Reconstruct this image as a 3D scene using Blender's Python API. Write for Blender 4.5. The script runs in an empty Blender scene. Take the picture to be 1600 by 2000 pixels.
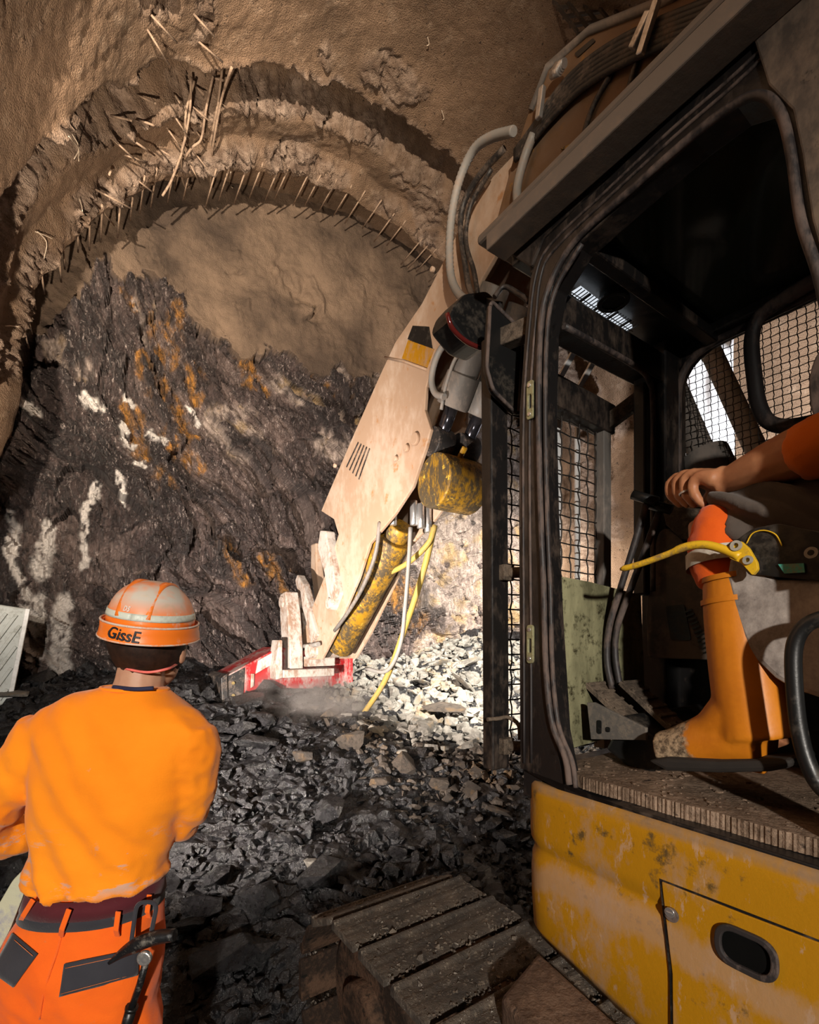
import bpy, bmesh, math, random
import numpy as np
from mathutils import Vector, Matrix, Euler

random.seed(7)
RNG = np.random.default_rng(7)
SC = bpy.context.scene
COL = SC.collection

# ------------------------------------------------------------------ camera, world, lights, exposure
FPX, CX, HY, CAMZ = 960.0, 800.0, 1247.0, 1.7          # focal length in pixels, principal column, horizon row, eye height
cam_data = bpy.data.cameras.new('camera')
cam_data.sensor_fit = 'HORIZONTAL'
cam_data.sensor_width = 36.0
cam_data.lens = 36.0 * FPX / 1600.0
cam_data.shift_y = (HY - 1000.0) / 1600.0
cam_data.clip_start = 0.05
cam_data.clip_end = 100
cam = bpy.data.objects.new('camera', cam_data)
cam.location = (0, 0, CAMZ)
cam.rotation_euler = (math.radians(90), 0, 0)
COL.objects.link(cam)
SC.camera = cam
SC.view_settings.view_transform = 'Standard'
SC.view_settings.look = 'None'
SC.view_settings.exposure = 0.18
SC.view_settings.gamma = 1.0
SC.view_settings.use_curve_mapping = False

world = bpy.data.worlds.new('tunnel_dark')
SC.world = world
world.use_nodes = True
world.node_tree.nodes['Background'].inputs[0].default_value = (0.9, 0.8, 0.7, 1)
world.node_tree.nodes['Background'].inputs[1].default_value = 0.012

# frames: tunnel axis A with its right-hand direction B; excavator heading H with its right-hand direction R
AX = np.array([-0.530, 0.848]); BX = np.array([0.848, 0.530])
HX = np.array([-0.5677, 0.8233]); RX = np.array([0.8233, 0.5677])
def T(s, w, z): return Vector((s*AX[0]+w*BX[0], s*AX[1]+w*BX[1], z))
def E(v, u, z): return Vector((v*RX[0]+u*HX[0], v*RX[1]+u*HX[1], z))

def lamp(kind, name, loc, target, power, color, size=0.3, spot=60, blend=0.5):
    d = bpy.data.lights.new(name, kind)
    d.energy = power
    d.color = color
    if kind == 'SPOT':
        d.spot_size = math.radians(spot); d.spot_blend = blend; d.shadow_soft_size = size
    elif kind == 'AREA':
        d.size = size
    else:
        d.shadow_soft_size = size
    o = bpy.data.objects.new(name, d)
    o.location = loc
    o.rotation_euler = (Vector(target) - Vector(loc)).to_track_quat('-Z', 'Y').to_euler()
    COL.objects.link(o)
    return o
# tripod floodlights standing behind the photographer, work lights of the machine, added fill lamps
lamp('SPOT', 'flood_high', T(-3.4, -1.7, 3.3), (-3.5, 4.0, 6.7), 8200, (1, .85, .68), .07, 68, 1.0)
lamp('SPOT', 'flood_left', (-1.93, 1.39, 1.0), (-.4, 6.0, 2.0), 2300, (1, .88, .78), .06, 88, 1.0)
lamp('SPOT', 'haunch_fill', (-1.95, 1.36, 1.15), (-2.8, 3.4, 4.4), 1700, (1, .84, .66), .06, 64, 1.0)  # added unseen spot to brighten the left haunch
lamp('SPOT', 'flood_behind', T(-3.3, -1.6, 2.6), (-1.3, 2.6, .9), 1120, (1, .92, .82), .08, 62, .7)
lamp('SPOT', 'boom_light', E(3.0, 1.9, 3.6), (1.2, 6.6, 2.0), 3900, (1, .94, .84), .08, 72, .7)
lamp('SPOT', 'sheet_fill', T(1.6, 5.0, 3.4), T(2.8, 6.1, 3.9), 520, (.96, .97, 1), .12, 110, .8)  # added unseen spot that lights the sheet behind the cab window

# ------------------------------------------------------------------ numpy noise
_perm = np.random.default_rng(3).permutation(256).astype(np.int64)
_perm = np.concatenate([_perm, _perm, _perm])
_gr = np.random.default_rng(5).normal(size=(256, 3)); _gr /= np.linalg.norm(_gr, axis=1)[:, None]
def perlin(x, y, z):
    xi = np.floor(x).astype(np.int64); yi = np.floor(y).astype(np.int64); zi = np.floor(z).astype(np.int64)
    xf, yf, zf = x-xi, y-yi, z-zi
    xi &= 255; yi &= 255; zi &= 255
    u = xf*xf*xf*(xf*(xf*6-15)+10); v = yf*yf*yf*(yf*(yf*6-15)+10); w = zf*zf*zf*(zf*(zf*6-15)+10)
    def g(dx, dy, dz):
        h = _perm[_perm[_perm[xi+dx]+yi+dy]+zi+dz]
        r = _gr[h]
        return r[:, 0]*(xf-dx)+r[:, 1]*(yf-dy)+r[:, 2]*(zf-dz)
    def L(a, b, t): return a+(b-a)*t
    return L(L(L(g(0,0,0), g(1,0,0), u), L(g(0,1,0), g(1,1,0), u), v),
             L(L(g(0,0,1), g(1,0,1), u), L(g(0,1,1), g(1,1,1), u), v), w)
def fbm(x, y, z, oct=5, lac=2.03, gain=.5, ridged=False):
    a, t, f = 1.0, np.zeros_like(x), 1.0
    for i in range(oct):
        n = perlin(x*f+17.3*i, y*f+5.1*i, z*f-9.7*i)
        t += a*((1-2*np.abs(n))-.6 if ridged else n)
        a *= gain; f *= lac
    return t
def hash2(ix, iy, k):
    return np.random.default_rng(100+k).random(65536)[(_perm[(_perm[ix & 255]+iy) & 255]*256+((ix*7+iy*13) & 255)) & 65535]
def facets(a, b, seed=0, tilt=1.0):
    """flat broken facets: the nearest cell's own height and slope; also the distance to the cell border"""
    ia = np.floor(a).astype(np.int64); ib = np.floor(b).astype(np.int64)
    best = np.full(a.shape, 9e9); sec = np.full(a.shape, 9e9); val = np.zeros_like(a)
    H = [hash2(np.arange(256).repeat(256), np.tile(np.arange(256), 256), seed*7+k).reshape(256, 256) for k in range(5)]
    for dx in (-1, 0, 1):
        for dy in (-1, 0, 1):
            ca, cb = (ia+dx) & 255, (ib+dy) & 255
            pa = ia+dx+H[0][ca, cb]; pb = ib+dy+H[1][ca, cb]
            d = (a-pa)**2+(b-pb)**2
            v = (H[2][ca, cb]-.5)+tilt*((H[3][ca, cb]-.5)*(a-pa)+(H[4][ca, cb]-.5)*(b-pb))
            m = d < best
            sec = np.where(m, best, np.minimum(sec, d)); val = np.where(m, v, val); best = np.where(m, d, best)
    return val, np.sqrt(sec)-np.sqrt(best)
def smooth(e0, e1, x):
    t = np.clip((x-e0)/(e1-e0), 0, 1); return t*t*(3-2*t)
def px_of(x, y, z):
    y = np.maximum(y, .05)
    return CX+FPX*x/y, HY-FPX*(z-CAMZ)/y
def seg_dist(px, py, poly):
    """distance in the plane from points to a polyline"""
    best = np.full(px.shape, 1e9)
    for (ax, ay), (bx, by) in zip(poly[:-1], poly[1:]):
        dx, dy = bx-ax, by-ay
        t = np.clip(((px-ax)*dx+(py-ay)*dy)/(dx*dx+dy*dy+1e-9), 0, 1)
        best = np.minimum(best, np.hypot(px-ax-t*dx, py-ay-t*dy))
    return best

# ------------------------------------------------------------------ mesh helpers
def np_mesh(name, V, F, smooth_shade=False):
    """mesh from arrays; F is (n,3) or (n,4)"""
    V = np.asarray(V, dtype=np.float32); F = np.asarray(F, dtype=np.int32)
    k = F.shape[1]
    me = bpy.data.meshes.new(name)
    me.vertices.add(len(V)); me.vertices.foreach_set('co', V.ravel())
    me.loops.add(F.size); me.loops.foreach_set('vertex_index', F.ravel())
    me.polygons.add(len(F))
    me.polygons.foreach_set('loop_start', np.arange(0, F.size, k, dtype=np.int32))
    me.polygons.foreach_set('loop_total', np.full(len(F), k, dtype=np.int32))
    me.update(calc_edges=True)
    me.polygons.foreach_set('use_smooth', np.full(len(F), bool(smooth_shade)))
    return me
def attr(me, name, val):
    a = me.attributes.new(name, 'FLOAT', 'POINT'); a.data.foreach_set('value', np.asarray(val, dtype=np.float32))
def grid_faces(n, m):
    i = np.arange(n*m).reshape(n, m)
    return np.stack([i[:-1, :-1].ravel(), i[:-1, 1:].ravel(), i[1:, 1:].ravel(), i[1:, :-1].ravel()], 1)
def tag(o, label=None, cat=None, group=None, kind=None):
    if label: o['label'] = label
    if cat: o['category'] = cat
    if group: o['group'] = group
    if kind: o['kind'] = kind
    return o
def link(name, me, mat=None, parent=None, loc=(0, 0, 0), kind=None):
    o = bpy.data.objects.new(name, me)
    COL.objects.link(o)
    o.location = loc
    if parent: o.parent = parent
    if mat:
        me.materials.clear(); me.materials.append(mat)
    if kind: o['kind'] = kind
    return o
def V3(*a): return Vector(a)

class MB:
    """collects simple solids; build() links them as ONE mesh object"""
    def __init__(s): s.v, s.f, s.sm = [], [], []
    def add(s, vs, fs, smooth_shade=False):
        b = len(s.v); s.v += [tuple(v) for v in vs]
        for f in fs: s.f.append([b+i for i in f]); s.sm.append(smooth_shade)
        return s
    def box(s, c, size, rot=None):
        c = Vector(c); h = Vector(size)/2
        M = rot if rot is not None else Matrix.Identity(3)
        vs = [c+M@Vector((x*h.x, y*h.y, z*h.z)) for x in (-1, 1) for y in (-1, 1) for z in (-1, 1)]
        return s.add(vs, [(0,1,3,2), (4,6,7,5), (0,4,5,1), (2,3,7,6), (0,2,6,4), (1,5,7,3)])
    def bar(s, a, b, w, h, up=(0, 0, 1)):
        """rectangular bar from a to b, w across, h along up"""
        a, b = Vector(a), Vector(b); d = (b-a); L = d.length; d.normalize()
        x = d.cross(Vector(up)); x = x.normalized() if x.length > 1e-6 else Vector((1, 0, 0)); y = x.cross(d)
        M = Matrix((x, d, y)).transposed()
        return s.box((a+b)/2, (w, L, h), M)
    def prism(s, poly, ext):
        """poly: planar 3-D outline, ext: extrusion vector"""
        n = len(poly); P = [Vector(p) for p in poly]; e = Vector(ext)
        vs = P+[p+e for p in P]
        fs = [tuple(range(n))[::-1], tuple(range(n, 2*n))]+[(i, (i+1) % n, n+(i+1) % n, n+i) for i in range(n)]
        return s.add(vs, fs)
    def ring(s, outer, inner, ext):
        """frame between two outlines with the same number of points"""
        n = len(outer); e = Vector(ext)
        O = [Vector(p) for p in outer]; I = [Vector(p) for p in inner]
        vs = O+I+[p+e for p in O]+[p+e for p in I]
        fs = []
        for i in range(n):
            j = (i+1) % n
            fs += [(i, j, n+j, n+i), (2*n+i, 3*n+i, 3*n+j, 2*n+j), (i, 2*n+i, 2*n+j, j), (n+i, n+j, 3*n+j, 3*n+i)]
        return s.add(vs, fs)
    def tube(s, pts, r, n=8, cap=True, smooth_shade=True, squash=None):
        """tube along points; r a number or one per point"""
        P = [Vector(p) for p in pts]
        rs = [r]*len(P) if not hasattr(r, '__len__') else list(r)
        b = len(s.v); prev = None
        for i, p in enumerate(P):
            d = (P[min(i+1, len(P)-1)]-P[max(i-1, 0)]).normalized()
            if prev is None:
                x = d.cross(Vector((0, 0, 1)))
                if x.length < .05: x = d.cross(Vector((1, 0, 0)))
            else: x = prev-d*prev.dot(d)
            x.normalize(); prev = x; y = d.cross(x)
            for k in range(n):
                a = 2*math.pi*k/n
                s.v.append(tuple(p+x*(rs[i]*math.cos(a))+y*(rs[i]*math.sin(a)*(squash or 1))))
        m = len(P)
        for i in range(m-1):
            for k in range(n):
                k2 = (k+1) % n
                s.f.append([b+i*n+k, b+i*n+k2, b+(i+1)*n+k2, b+(i+1)*n+k]); s.sm.append(smooth_shade)
        if cap:
            s.f.append([b+k for k in range(n)][::-1]); s.sm.append(False)
            s.f.append([b+(m-1)*n+k for k in range(n)]); s.sm.append(False)
        return s
    def cyl(s, a, b, r, n=20, r2=None):
        return s.tube([a, b], [r, r if r2 is None else r2], n)
    def disc_ring(s, c, axis, ro, ri, h, n=24):
        """flat washer"""
        c = Vector(c); ax = Vector(axis).normalized(); x = ax.orthogonal().normalized(); y = ax.cross(x)
        def C(r, o): return [c+ax*o+(x*math.cos(2*math.pi*k/n)+y*math.sin(2*math.pi*k/n))*r for k in range(n)]
        return s.ring(C(ro, 0), C(ri, 0), ax*h)
    def build(s, name, mat, parent=None, loc=(0, 0, 0), bevel=0, seg=2, sub=0, kind=None):
        me = bpy.data.meshes.new(name)
        me.from_pydata(s.v, [], s.f)
        me.polygons.foreach_set('use_smooth', s.sm)
        bm = bmesh.new(); bm.from_mesh(me); bmesh.ops.recalc_face_normals(bm, faces=bm.faces); bm.to_mesh(me); bm.free()
        me.update()
        o = link(name, me, mat, parent, loc, kind)
        if bevel:
            m = o.modifiers.new('bevel', 'BEVEL'); m.width = bevel; m.segments = seg; m.limit_method = 'ANGLE'; m.angle_limit = math.radians(35)
            m.use_clamp_overlap = True
        if sub:
            m = o.modifiers.new('subsurf', 'SUBSURF'); m.levels = sub; m.render_levels = sub
        return o
def curve_pts(pts, n=8):
    """Catmull-Rom through the points"""
    P = [Vector(p) for p in pts]; P = [P[0]*2-P[1]]+P+[P[-1]*2-P[-2]]; out = []
    for i in range(1, len(P)-2):
        for k in range(n):
            t = k/n; a, b, c, d = P[i-1], P[i], P[i+1], P[i+2]
            out.append(.5*((2*b)+(c-a)*t+(2*a-5*b+4*c-d)*t*t+(3*b-a-3*c+d)*t**3))
    return out+[P[-2]]
def rounded(poly, r, n=5):
    """round the corners of a closed outline (2-D or 3-D)"""
    P = [Vector(p) for p in poly]; out = []; N = len(P)
    rs = r if hasattr(r, '__len__') else [r]*N
    for i in range(N):
        a, b, c = P[i-1], P[i], P[(i+1) % N]
        d1, d2 = a-b, c-b; rr = min(rs[i], d1.length*.48, d2.length*.48)
        if rr < 1e-5: out += [b.copy() for _ in range(n+1)]; continue
        p, q = b+d1.normalized()*rr, b+d2.normalized()*rr
        for k in range(n+1):
            t = k/n; out.append(p*(1-t)**2+b*2*t*(1-t)+q*t*t)
    return out

# ------------------------------------------------------------------ materials
class NT:
    """tiny node builder"""
    def __init__(s, name):
        s.m = bpy.data.materials.new(name); s.m.use_nodes = True
        s.t = s.m.node_tree; s.b = s.t.nodes['Principled BSDF']
        s.co = s.t.nodes.new('ShaderNodeTexCoord').outputs['Object']
    def n(s, typ, **kw):
        x = s.t.nodes.new(typ)
        for k, v in kw.items():
            if k == 'inp':
                for i, val in v.items():
                    if hasattr(val, 'is_output') or isinstance(val, bpy.types.NodeSocket): s.t.links.new(val, x.inputs[i])
                    else: x.inputs[i].default_value = val
            else: setattr(x, k, v)
        return x
    def map(s, scale=(1, 1, 1), rot=(0, 0, 0), loc=(0, 0, 0)):
        return s.n('ShaderNodeMapping', inp={0: s.co, 1: loc, 2: rot, 3: scale}).outputs[0]
    def noise(s, scale, detail=6, rough=.6, vec=None, dist=0):
        return s.n('ShaderNodeTexNoise', inp={'Vector': vec or s.co, 'Scale': scale, 'Detail': detail, 'Roughness': rough, 'Distortion': dist}).outputs[0]
    def voro(s, scale, vec=None, feature='F1', out=0):
        return s.n('ShaderNodeTexVoronoi', feature=feature, inp={'Vector': vec or s.co, 'Scale': scale}).outputs[out]
    def ramp(s, fac, lo, hi, a=0.0, b=1.0):
        return s.n('ShaderNodeMapRange', inp={0: fac, 1: lo, 2: hi, 3: a, 4: b}).outputs[0]
    def mix(s, fac, a, b):
        x = s.n('ShaderNodeMix', data_type='RGBA')
        for i, v in ((0, fac), (6, a), (7, b)):
            if isinstance(v, bpy.types.NodeSocket): s.t.links.new(v, x.inputs[i])
            elif i == 0: x.inputs[0].default_value = v
            else: x.inputs[i].default_value = (*v, 1) if len(v) == 3 else v
        return x.outputs[2]
    def math(s, op, a, b=0.0, c=None):
        x = s.n('ShaderNodeMath', operation=op)
        for i, v in ((0, a), (1, b)):
            if isinstance(v, bpy.types.NodeSocket): s.t.links.new(v, x.inputs[i])
            else: x.inputs[i].default_value = v
        return x.outputs[0]
    def attr(s, name): return s.n('ShaderNodeAttribute', attribute_name=name).outputs['Fac']
    def set(s, key, v):
        if isinstance(v, bpy.types.NodeSocket): s.t.links.new(v, s.b.inputs[key])
        else: s.b.inputs[key].default_value = (*v, 1) if hasattr(v, '__len__') and len(v) == 3 and s.b.inputs[key].type == 'RGBA' else v
    def bump(s, h, strength=.5, dist=.01):
        x = s.n('ShaderNodeBump', inp={'Height': h, 'Strength': strength, 'Distance': dist})
        s.t.links.new(x.outputs[0], s.b.inputs['Normal'])

def m_dirty(name, base, dirt, amount=.5, rough=.5, metal=0.0, scale=3.0, streak=(1, 1, 1), bump=.15, fine=60, spec=.5, dark=None):
    """painted or bare surface with patches of dust and small flecks"""
    k = NT(name)
    v = k.map(scale=streak)
    n1 = k.noise(scale, 8, .65, v)
    n2 = k.noise(scale*7, 5, .7, v)
    mask = k.math('ADD', n1, k.math('MULTIPLY', k.math('SUBTRACT', n2, .5), .7))
    f = k.ramp(mask, .62-.35*amount, .86-.45*amount)
    c = k.mix(f, base, dirt)
    if dark:
        f2 = k.ramp(k.noise(scale*4, 6, .7, k.map(loc=(3, 5, 1))), .60, .68)
        c = k.mix(f2, c, dark)
    k.set('Base Color', c)
    k.set('Roughness', k.ramp(f, 0, 1, rough, min(.95, rough+.35)))
    k.set('Metallic', metal); k.set('Specular IOR Level', spec)
    k.bump(k.math('ADD', n2, k.math('MULTIPLY', k.noise(fine, 4, .7), .6)), bump, .01)
    return k.m
def m_plain(name, base, rough=.5, metal=0.0, spec=.5, var=.25, scale=20):
    k = NT(name)
    n = k.noise(scale, 5, .6)
    k.set('Base Color', k.mix(k.ramp(n, .3, .7), tuple(c*(1-var) for c in base), tuple(min(1, c*(1+var)) for c in base)))
    k.set('Roughness', rough); k.set('Metallic', metal); k.set('Specular IOR Level', spec)
    k.bump(n, .1, .003)
    return k.m
# ------------------------------------------------------------------ rock and sprayed-concrete materials
SHOT = (.27, .172, .108); SHOT2 = (.135, .086, .054)
def m_shotcrete():
    k = NT('sprayed_concrete')
    big = k.noise(.9, 5, .6); mid = k.noise(7, 6, .65); fine = k.noise(55, 5, .75); grain = k.voro(85)
    c = k.mix(k.ramp(big, .35, .65), SHOT2, SHOT)
    c = k.mix(k.math('MULTIPLY', k.ramp(mid, .55, .75), .5), c, (.42, .31, .22))
    rock = k.attr('rock')
    rn = k.noise(5, 8, .7, k.map(scale=(1, 1, 2.2), rot=(.3, .5, .2)))
    rc = k.mix(k.ramp(rn, .42, .62), (.13, .085, .06), (.34, .25, .19))
    c = k.mix(rock, c, rc)
    holes = k.ramp(k.noise(30, 3, .6), .30, .36, 0, 1)
    c = k.mix(holes, (.07, .045, .03), c)
    k.set('Base Color', c); k.set('Roughness', .88); k.set('Specular IOR Level', .25)
    h = k.math('ADD', k.math('MULTIPLY', fine, .7), k.math('ADD', k.math('MULTIPLY', grain, -.5), k.math('MULTIPLY', mid, .8)))
    k.bump(h, .9, .022)
    return k.m
def m_face():
    k = NT('tunnel_face_rock')
    shot, orange, white, cream, tone = (k.attr(a) for a in ('shot', 'orange', 'white', 'cream', 'tone'))
    v = k.map(scale=(1, 1, .30), rot=(0, math.radians(-32), math.radians(32)))
    v2 = k.map(scale=(1, 1, .22), rot=(0, math.radians(-48), math.radians(32)))
    st = k.noise(16, 8, .72, v, .8)
    st2 = k.noise(38, 6, .75, v2, .6)
    big = k.noise(1.6, 5, .6)
    c = k.mix(k.ramp(st, .40, .62), (.017, .012, .011), (.098, .068, .062))
    c = k.mix(k.math('MULTIPLY', k.ramp(big, .45, .7), .35), c, (.14, .098, .09))
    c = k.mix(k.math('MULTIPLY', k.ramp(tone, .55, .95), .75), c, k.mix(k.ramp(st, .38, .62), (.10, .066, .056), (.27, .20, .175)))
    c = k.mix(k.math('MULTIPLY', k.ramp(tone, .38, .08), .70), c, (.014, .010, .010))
    patchy = k.ramp(k.noise(2.3, 5, .65, k.map(loc=(5, 2, 9))), .40, .60, .15, 1)
    fl = k.math('MULTIPLY', k.math('MULTIPLY', k.ramp(st2, .55, .62), k.ramp(st, .34, .54)), patchy)
    c = k.mix(k.math('MULTIPLY', fl, .85), c, (.66, .55, .50))
    oc = k.mix(k.ramp(st, .40, .62), (.10, .050, .014), (.56, .25, .045))
    c = k.mix(k.math('MULTIPLY', orange, k.ramp(k.noise(7, 6, .7, v), .38, .55)), c, oc)
    cc = k.mix(k.ramp(st, .34, .60), (.17, .125, .105), (.52, .42, .36))
    cc = k.mix(k.math('MULTIPLY', k.ramp(k.noise(2.6, 4, .6), .52, .66), .7), cc, (.52, .34, .13))
    c = k.mix(k.math('MULTIPLY', cream, k.ramp(k.noise(5, 7, .7, v), .30, .50, .35, 1)), c, cc)
    c = k.mix(white, c, (.86, .79, .73))
    sc = k.mix(k.ramp(k.noise(1.1, 6, .65), .38, .64), (.075, .048, .031), (.225, .150, .098))
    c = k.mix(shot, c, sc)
    k.set('Base Color', c)
    k.set('Roughness', k.mix(shot, (.42, .42, .42), (.85, .85, .85)))
    k.set('Specular IOR Level', .5)
    hr = k.math('ADD', st, k.math('MULTIPLY', st2, .7))
    hs = k.math('MULTIPLY', k.noise(60, 5, .7), .55)
    h = k.mix(shot, hr, hs)
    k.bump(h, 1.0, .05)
    return k.m
def m_rock(name, a, b, flake, rough=.4, fl=.62, tint=None):
    """broken rock: two tones, pale flecks for grit and painted glints, fine relief"""
    k = NT(name)
    oi = k.n('ShaderNodeObjectInfo').outputs['Random']
    n = k.noise(9, 7, .7); f = k.noise(42, 5, .75, k.map(scale=(1, 1, .4), rot=(.5, .3, 0)))
    c = k.mix(k.ramp(n, .38, .64), a, b)
    c = k.mix(k.math('MULTIPLY', k.ramp(f, fl, fl+.07), .8), c, flake)
    if tint: c = k.mix(k.math('MULTIPLY', k.ramp(k.noise(2.2, 4, .6), .56, .66), .7), c, tint)
    sp = k.math('LESS_THAN', k.voro(150), .17)
    keep = k.math('GREATER_THAN', k.noise(70, 2, .5), .56)
    c = k.mix(k.math('MULTIPLY', k.math('MULTIPLY', sp, keep), .8), c, (.55, .52, .48))
    c = k.mix(k.math('MULTIPLY', oi, .35), c, tuple(x*.4 for x in a))
    k.set('Base Color', c); k.set('Roughness', k.ramp(n, .3, .7, rough-.1, rough+.2)); k.set('Specular IOR Level', .6)
    k.bump(k.math('ADD', n, k.math('MULTIPLY', f, .8)), .85, .022)
    return k.m
M_SHOT = m_shotcrete(); M_FACE = m_face()
M_BLACK = m_rock('wet_black_rock', (.005, .005, .006), (.017, .0165, .019), (.13, .135, .16), .24, .62)
M_GREY = m_rock('pale_grey_rock', (.16, .145, .125), (.38, .355, .31), (.55, .52, .47), .6, .60, (.36, .25, .13))
M_RUST = m_rock('rusty_rock', (.035, .027, .021), (.105, .08, .06), (.26, .21, .16), .5, .60, (.17, .10, .04))

# ------------------------------------------------------------------ tunnel lining: arch rings that step in towards the face
CW, CZ, R0 = 2.9, 4.0, 3.62
LIP2, LIP1 = 4.80, 6.00
def build_lining():
    s_near = np.linspace(-4.5, 2.9, 34)[:-1]
    s_far = np.arange(2.9, 6.75, .0175)
    S = np.concatenate([s_near, s_far])
    # profile parameter: foot right -> arch -> foot left (angle from the right springline, walls below)
    wallR = np.linspace(4.7, .0, 60)[:-1]
    ang = np.linspace(0, math.pi, 640)
    wallL = np.linspace(.0, 4.7, 60)[1:]
    pa = np.concatenate([np.zeros_like(wallR), ang, np.full_like(wallL, math.pi)])
    pd = np.concatenate([wallR, np.zeros_like(ang), wallL])
    SS, PA = np.meshgrid(S, pa, indexing='ij'); _, PD = np.meshgrid(S, pd, indexing='ij')
    s, a, d = SS.ravel(), PA.ravel(), PD.ravel()
    nx, nz = np.cos(a), np.sin(a)
    q1, q2 = R0*nx*1.0, R0*nz-d
    wob = fbm(q1*.9, q2*.9, s*.25+3, 3)
    sj = s+.15*fbm(q1*1.7, q2*1.7, s*.3, 5)+.06*wob
    # ring profile: radius gained (+) or lost (-) along the axis
    key = [(-5, .35), (2.0, .25), (3.4, .06), (4.3, .05), (4.76, .0), (4.80, .02), (4.84, .36), (5.10, .42), (5.22, .26), (5.34, .07), (5.55, .09), (5.70, .11), (5.80, .02), (5.92, -.03), (6.00, -.03), (6.05, .26), (6.3, .34), (6.8, .36)]
    prof = np.interp(sj, [k[0] for k in key], [k[1] for k in key])
    dr = prof+.10*fbm(q1*.6+9, q2*.6, s*.6, 4)+.022*fbm(q1*3, q2*3, s*3, 4)+.012*fbm(q1*14, q2*14, s*14, 3)
    band = np.maximum(smooth(.16, .05, np.abs(sj-5.28)), smooth(.14, .05, np.abs(sj-5.84)))
    band = np.maximum(band, .8*smooth(.07, .02, np.abs(sj-4.79)))
    band *= smooth(-.30, .25, fbm(q1*1.5+4, q2*1.5, s*1.2, 4)+.12)
    wj = fbm(q1*2.6, q2*2.6, s*2.6+7, 4); wk = fbm(q1*2.6+40, q2*2.6, s*2.6, 4)
    f1, e1 = facets((a*R0)*2.6+1.3*wj, s*4.2+q2*.4+1.3*wk, 1, 1.6)
    f2, e2 = facets((a*R0-d)*9+2.2*wj, s*12+2.2*wk, 2, 1.6)
    f3, e3 = facets((a*R0-d)*24+3*wk, s*26+3*wj, 12, 1.6)
    dr += band*(.10*f1+.06*f2+.026*f3+.05*wj+.022*fbm(q1*11, q2*11, s*11, 4, ridged=True))
    # smaller spalls scattered over the haunch
    sp = smooth(.22, .38, fbm(q1*1.3+30, q2*1.3, s*1.3, 4))*(s > 2.9)
    dr += sp*(.05*f1+.03*f2)
    r = R0+dr
    left = np.where(a > math.pi/2, 1.0, 0.0)
    flare = left*(2.9*smooth(3.0, 1.4, s)*(np.clip(-nx, 0, 1)**3))+left*.35*smooth(0, 1.5, d)
    w = CW+nx*r-flare
    z = CZ+nz*r-d
    P = np.stack([s*AX[0]+w*BX[0], s*AX[1]+w*BX[1], z], 1)
    rock = np.clip(np.maximum(band, sp*.7), 0, 1)
    n, m = len(S), len(pa)
    def part(name, lo, hi):
        idx = np.arange(n*m).reshape(n, m)[:, lo:hi].ravel()
        me = np_mesh(name, P[idx], grid_faces(n, hi-lo), True)
        attr(me, 'rock', rock[idx])
        return link(name, me, M_SHOT, kind='structure')
    k1, k2 = len(wallR), len(wallR)+len(ang)
    part('wall_right', 0, k1+1); c = part('ceiling', k1, k2); part('wall_left', k2-1, m)
    return c
ceiling = build_lining()
# the tunnel goes on behind the photographer: closed off far back by dark sprayed concrete
bk = np_mesh('wall_behind', [T(-4.4, -5, -1), T(-4.4, 8, -1), T(-4.4, 8, 9), T(-4.4, -5, 9)], [(0, 1, 2, 3)])
attr(bk, 'rock', np.zeros(4))
link('wall_behind', bk, M_SHOT, kind='structure')

# ------------------------------------------------------------------ tunnel face
BOUND = [(-60, 760), (0, 725), (30, 690), (60, 655), (110, 622), (150, 575), (188, 512), (205, 503), (240, 532), (300, 545), (340, 560), (365, 618), (400, 640), (440, 662), (475, 702), (520, 682), (560, 690), (600, 722), (640, 738), (662, 702), (690, 735), (740, 742), (800, 760), (1000, 820), (1700, 900)]
ORANGE = [([(255, 560), (300, 620), (335, 700)], 16), ([(330, 590), (375, 700), (392, 760)], 14), ([(280, 700), (330, 770), (350, 800)], 20), ([(250, 790), (290, 880), (325, 930)], 22), ([(300, 860), (350, 835), (372, 850)], 20), ([(310, 895), (370, 890)], 26), ([(445, 1060), (470, 1130)], 17), ([(510, 1080), (530, 1140)], 9), ([(470, 690), (500, 740), (520, 760)], 15), ([(620, 745), (690, 760)], 22), ([(540, 1110), (580, 1170)], 26), ([(720, 1100), (800, 1200)], 30)]
WHITE = [([(14, 1000), (28, 1100), (45, 1200), (62, 1290)], 9), ([(62, 1170), (75, 1280)], 16), ([(88, 1020), (82, 1070), (76, 1120)], 15), ([(190, 940), (165, 1000), (160, 1100)], 9), ([(118, 1180), (112, 1260), (120, 1300)], 20), ([(55, 795), (68, 812)], 9), ([(170, 785), (190, 805)], 9), ([(240, 830), (258, 870)], 8), ([(290, 845), (320, 862)], 9), ([(245, 775), (262, 785)], 6), ([(230, 925), (240, 970)], 6), ([(375, 790), (395, 815)], 6), ([(20, 780), (45, 790)], 8), ([(280, 910), (270, 905)], 7)]
CREAM = [([(120, 670), (150, 700), (160, 730)], 26), ([(150, 590), (180, 620)], 22), ([(280, 570), (290, 640)], 14), ([(430, 810), (500, 860)], 30), ([(660, 720), (680, 745)], 14), ([(760, 720), (700, 800), (650, 870)], 36), ([(560, 730), (620, 790)], 26), ([(890, 1080), (950, 1150)], 95), ([(820, 900), (900, 1000)], 90), ([(1000, 900), (1200, 1150)], 260), ([(930, 1230), (1000, 1260)], 60), ([(860, 1270), (960, 1290)], 40), ([(300, 1080), (240, 1180)], 9)]
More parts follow.
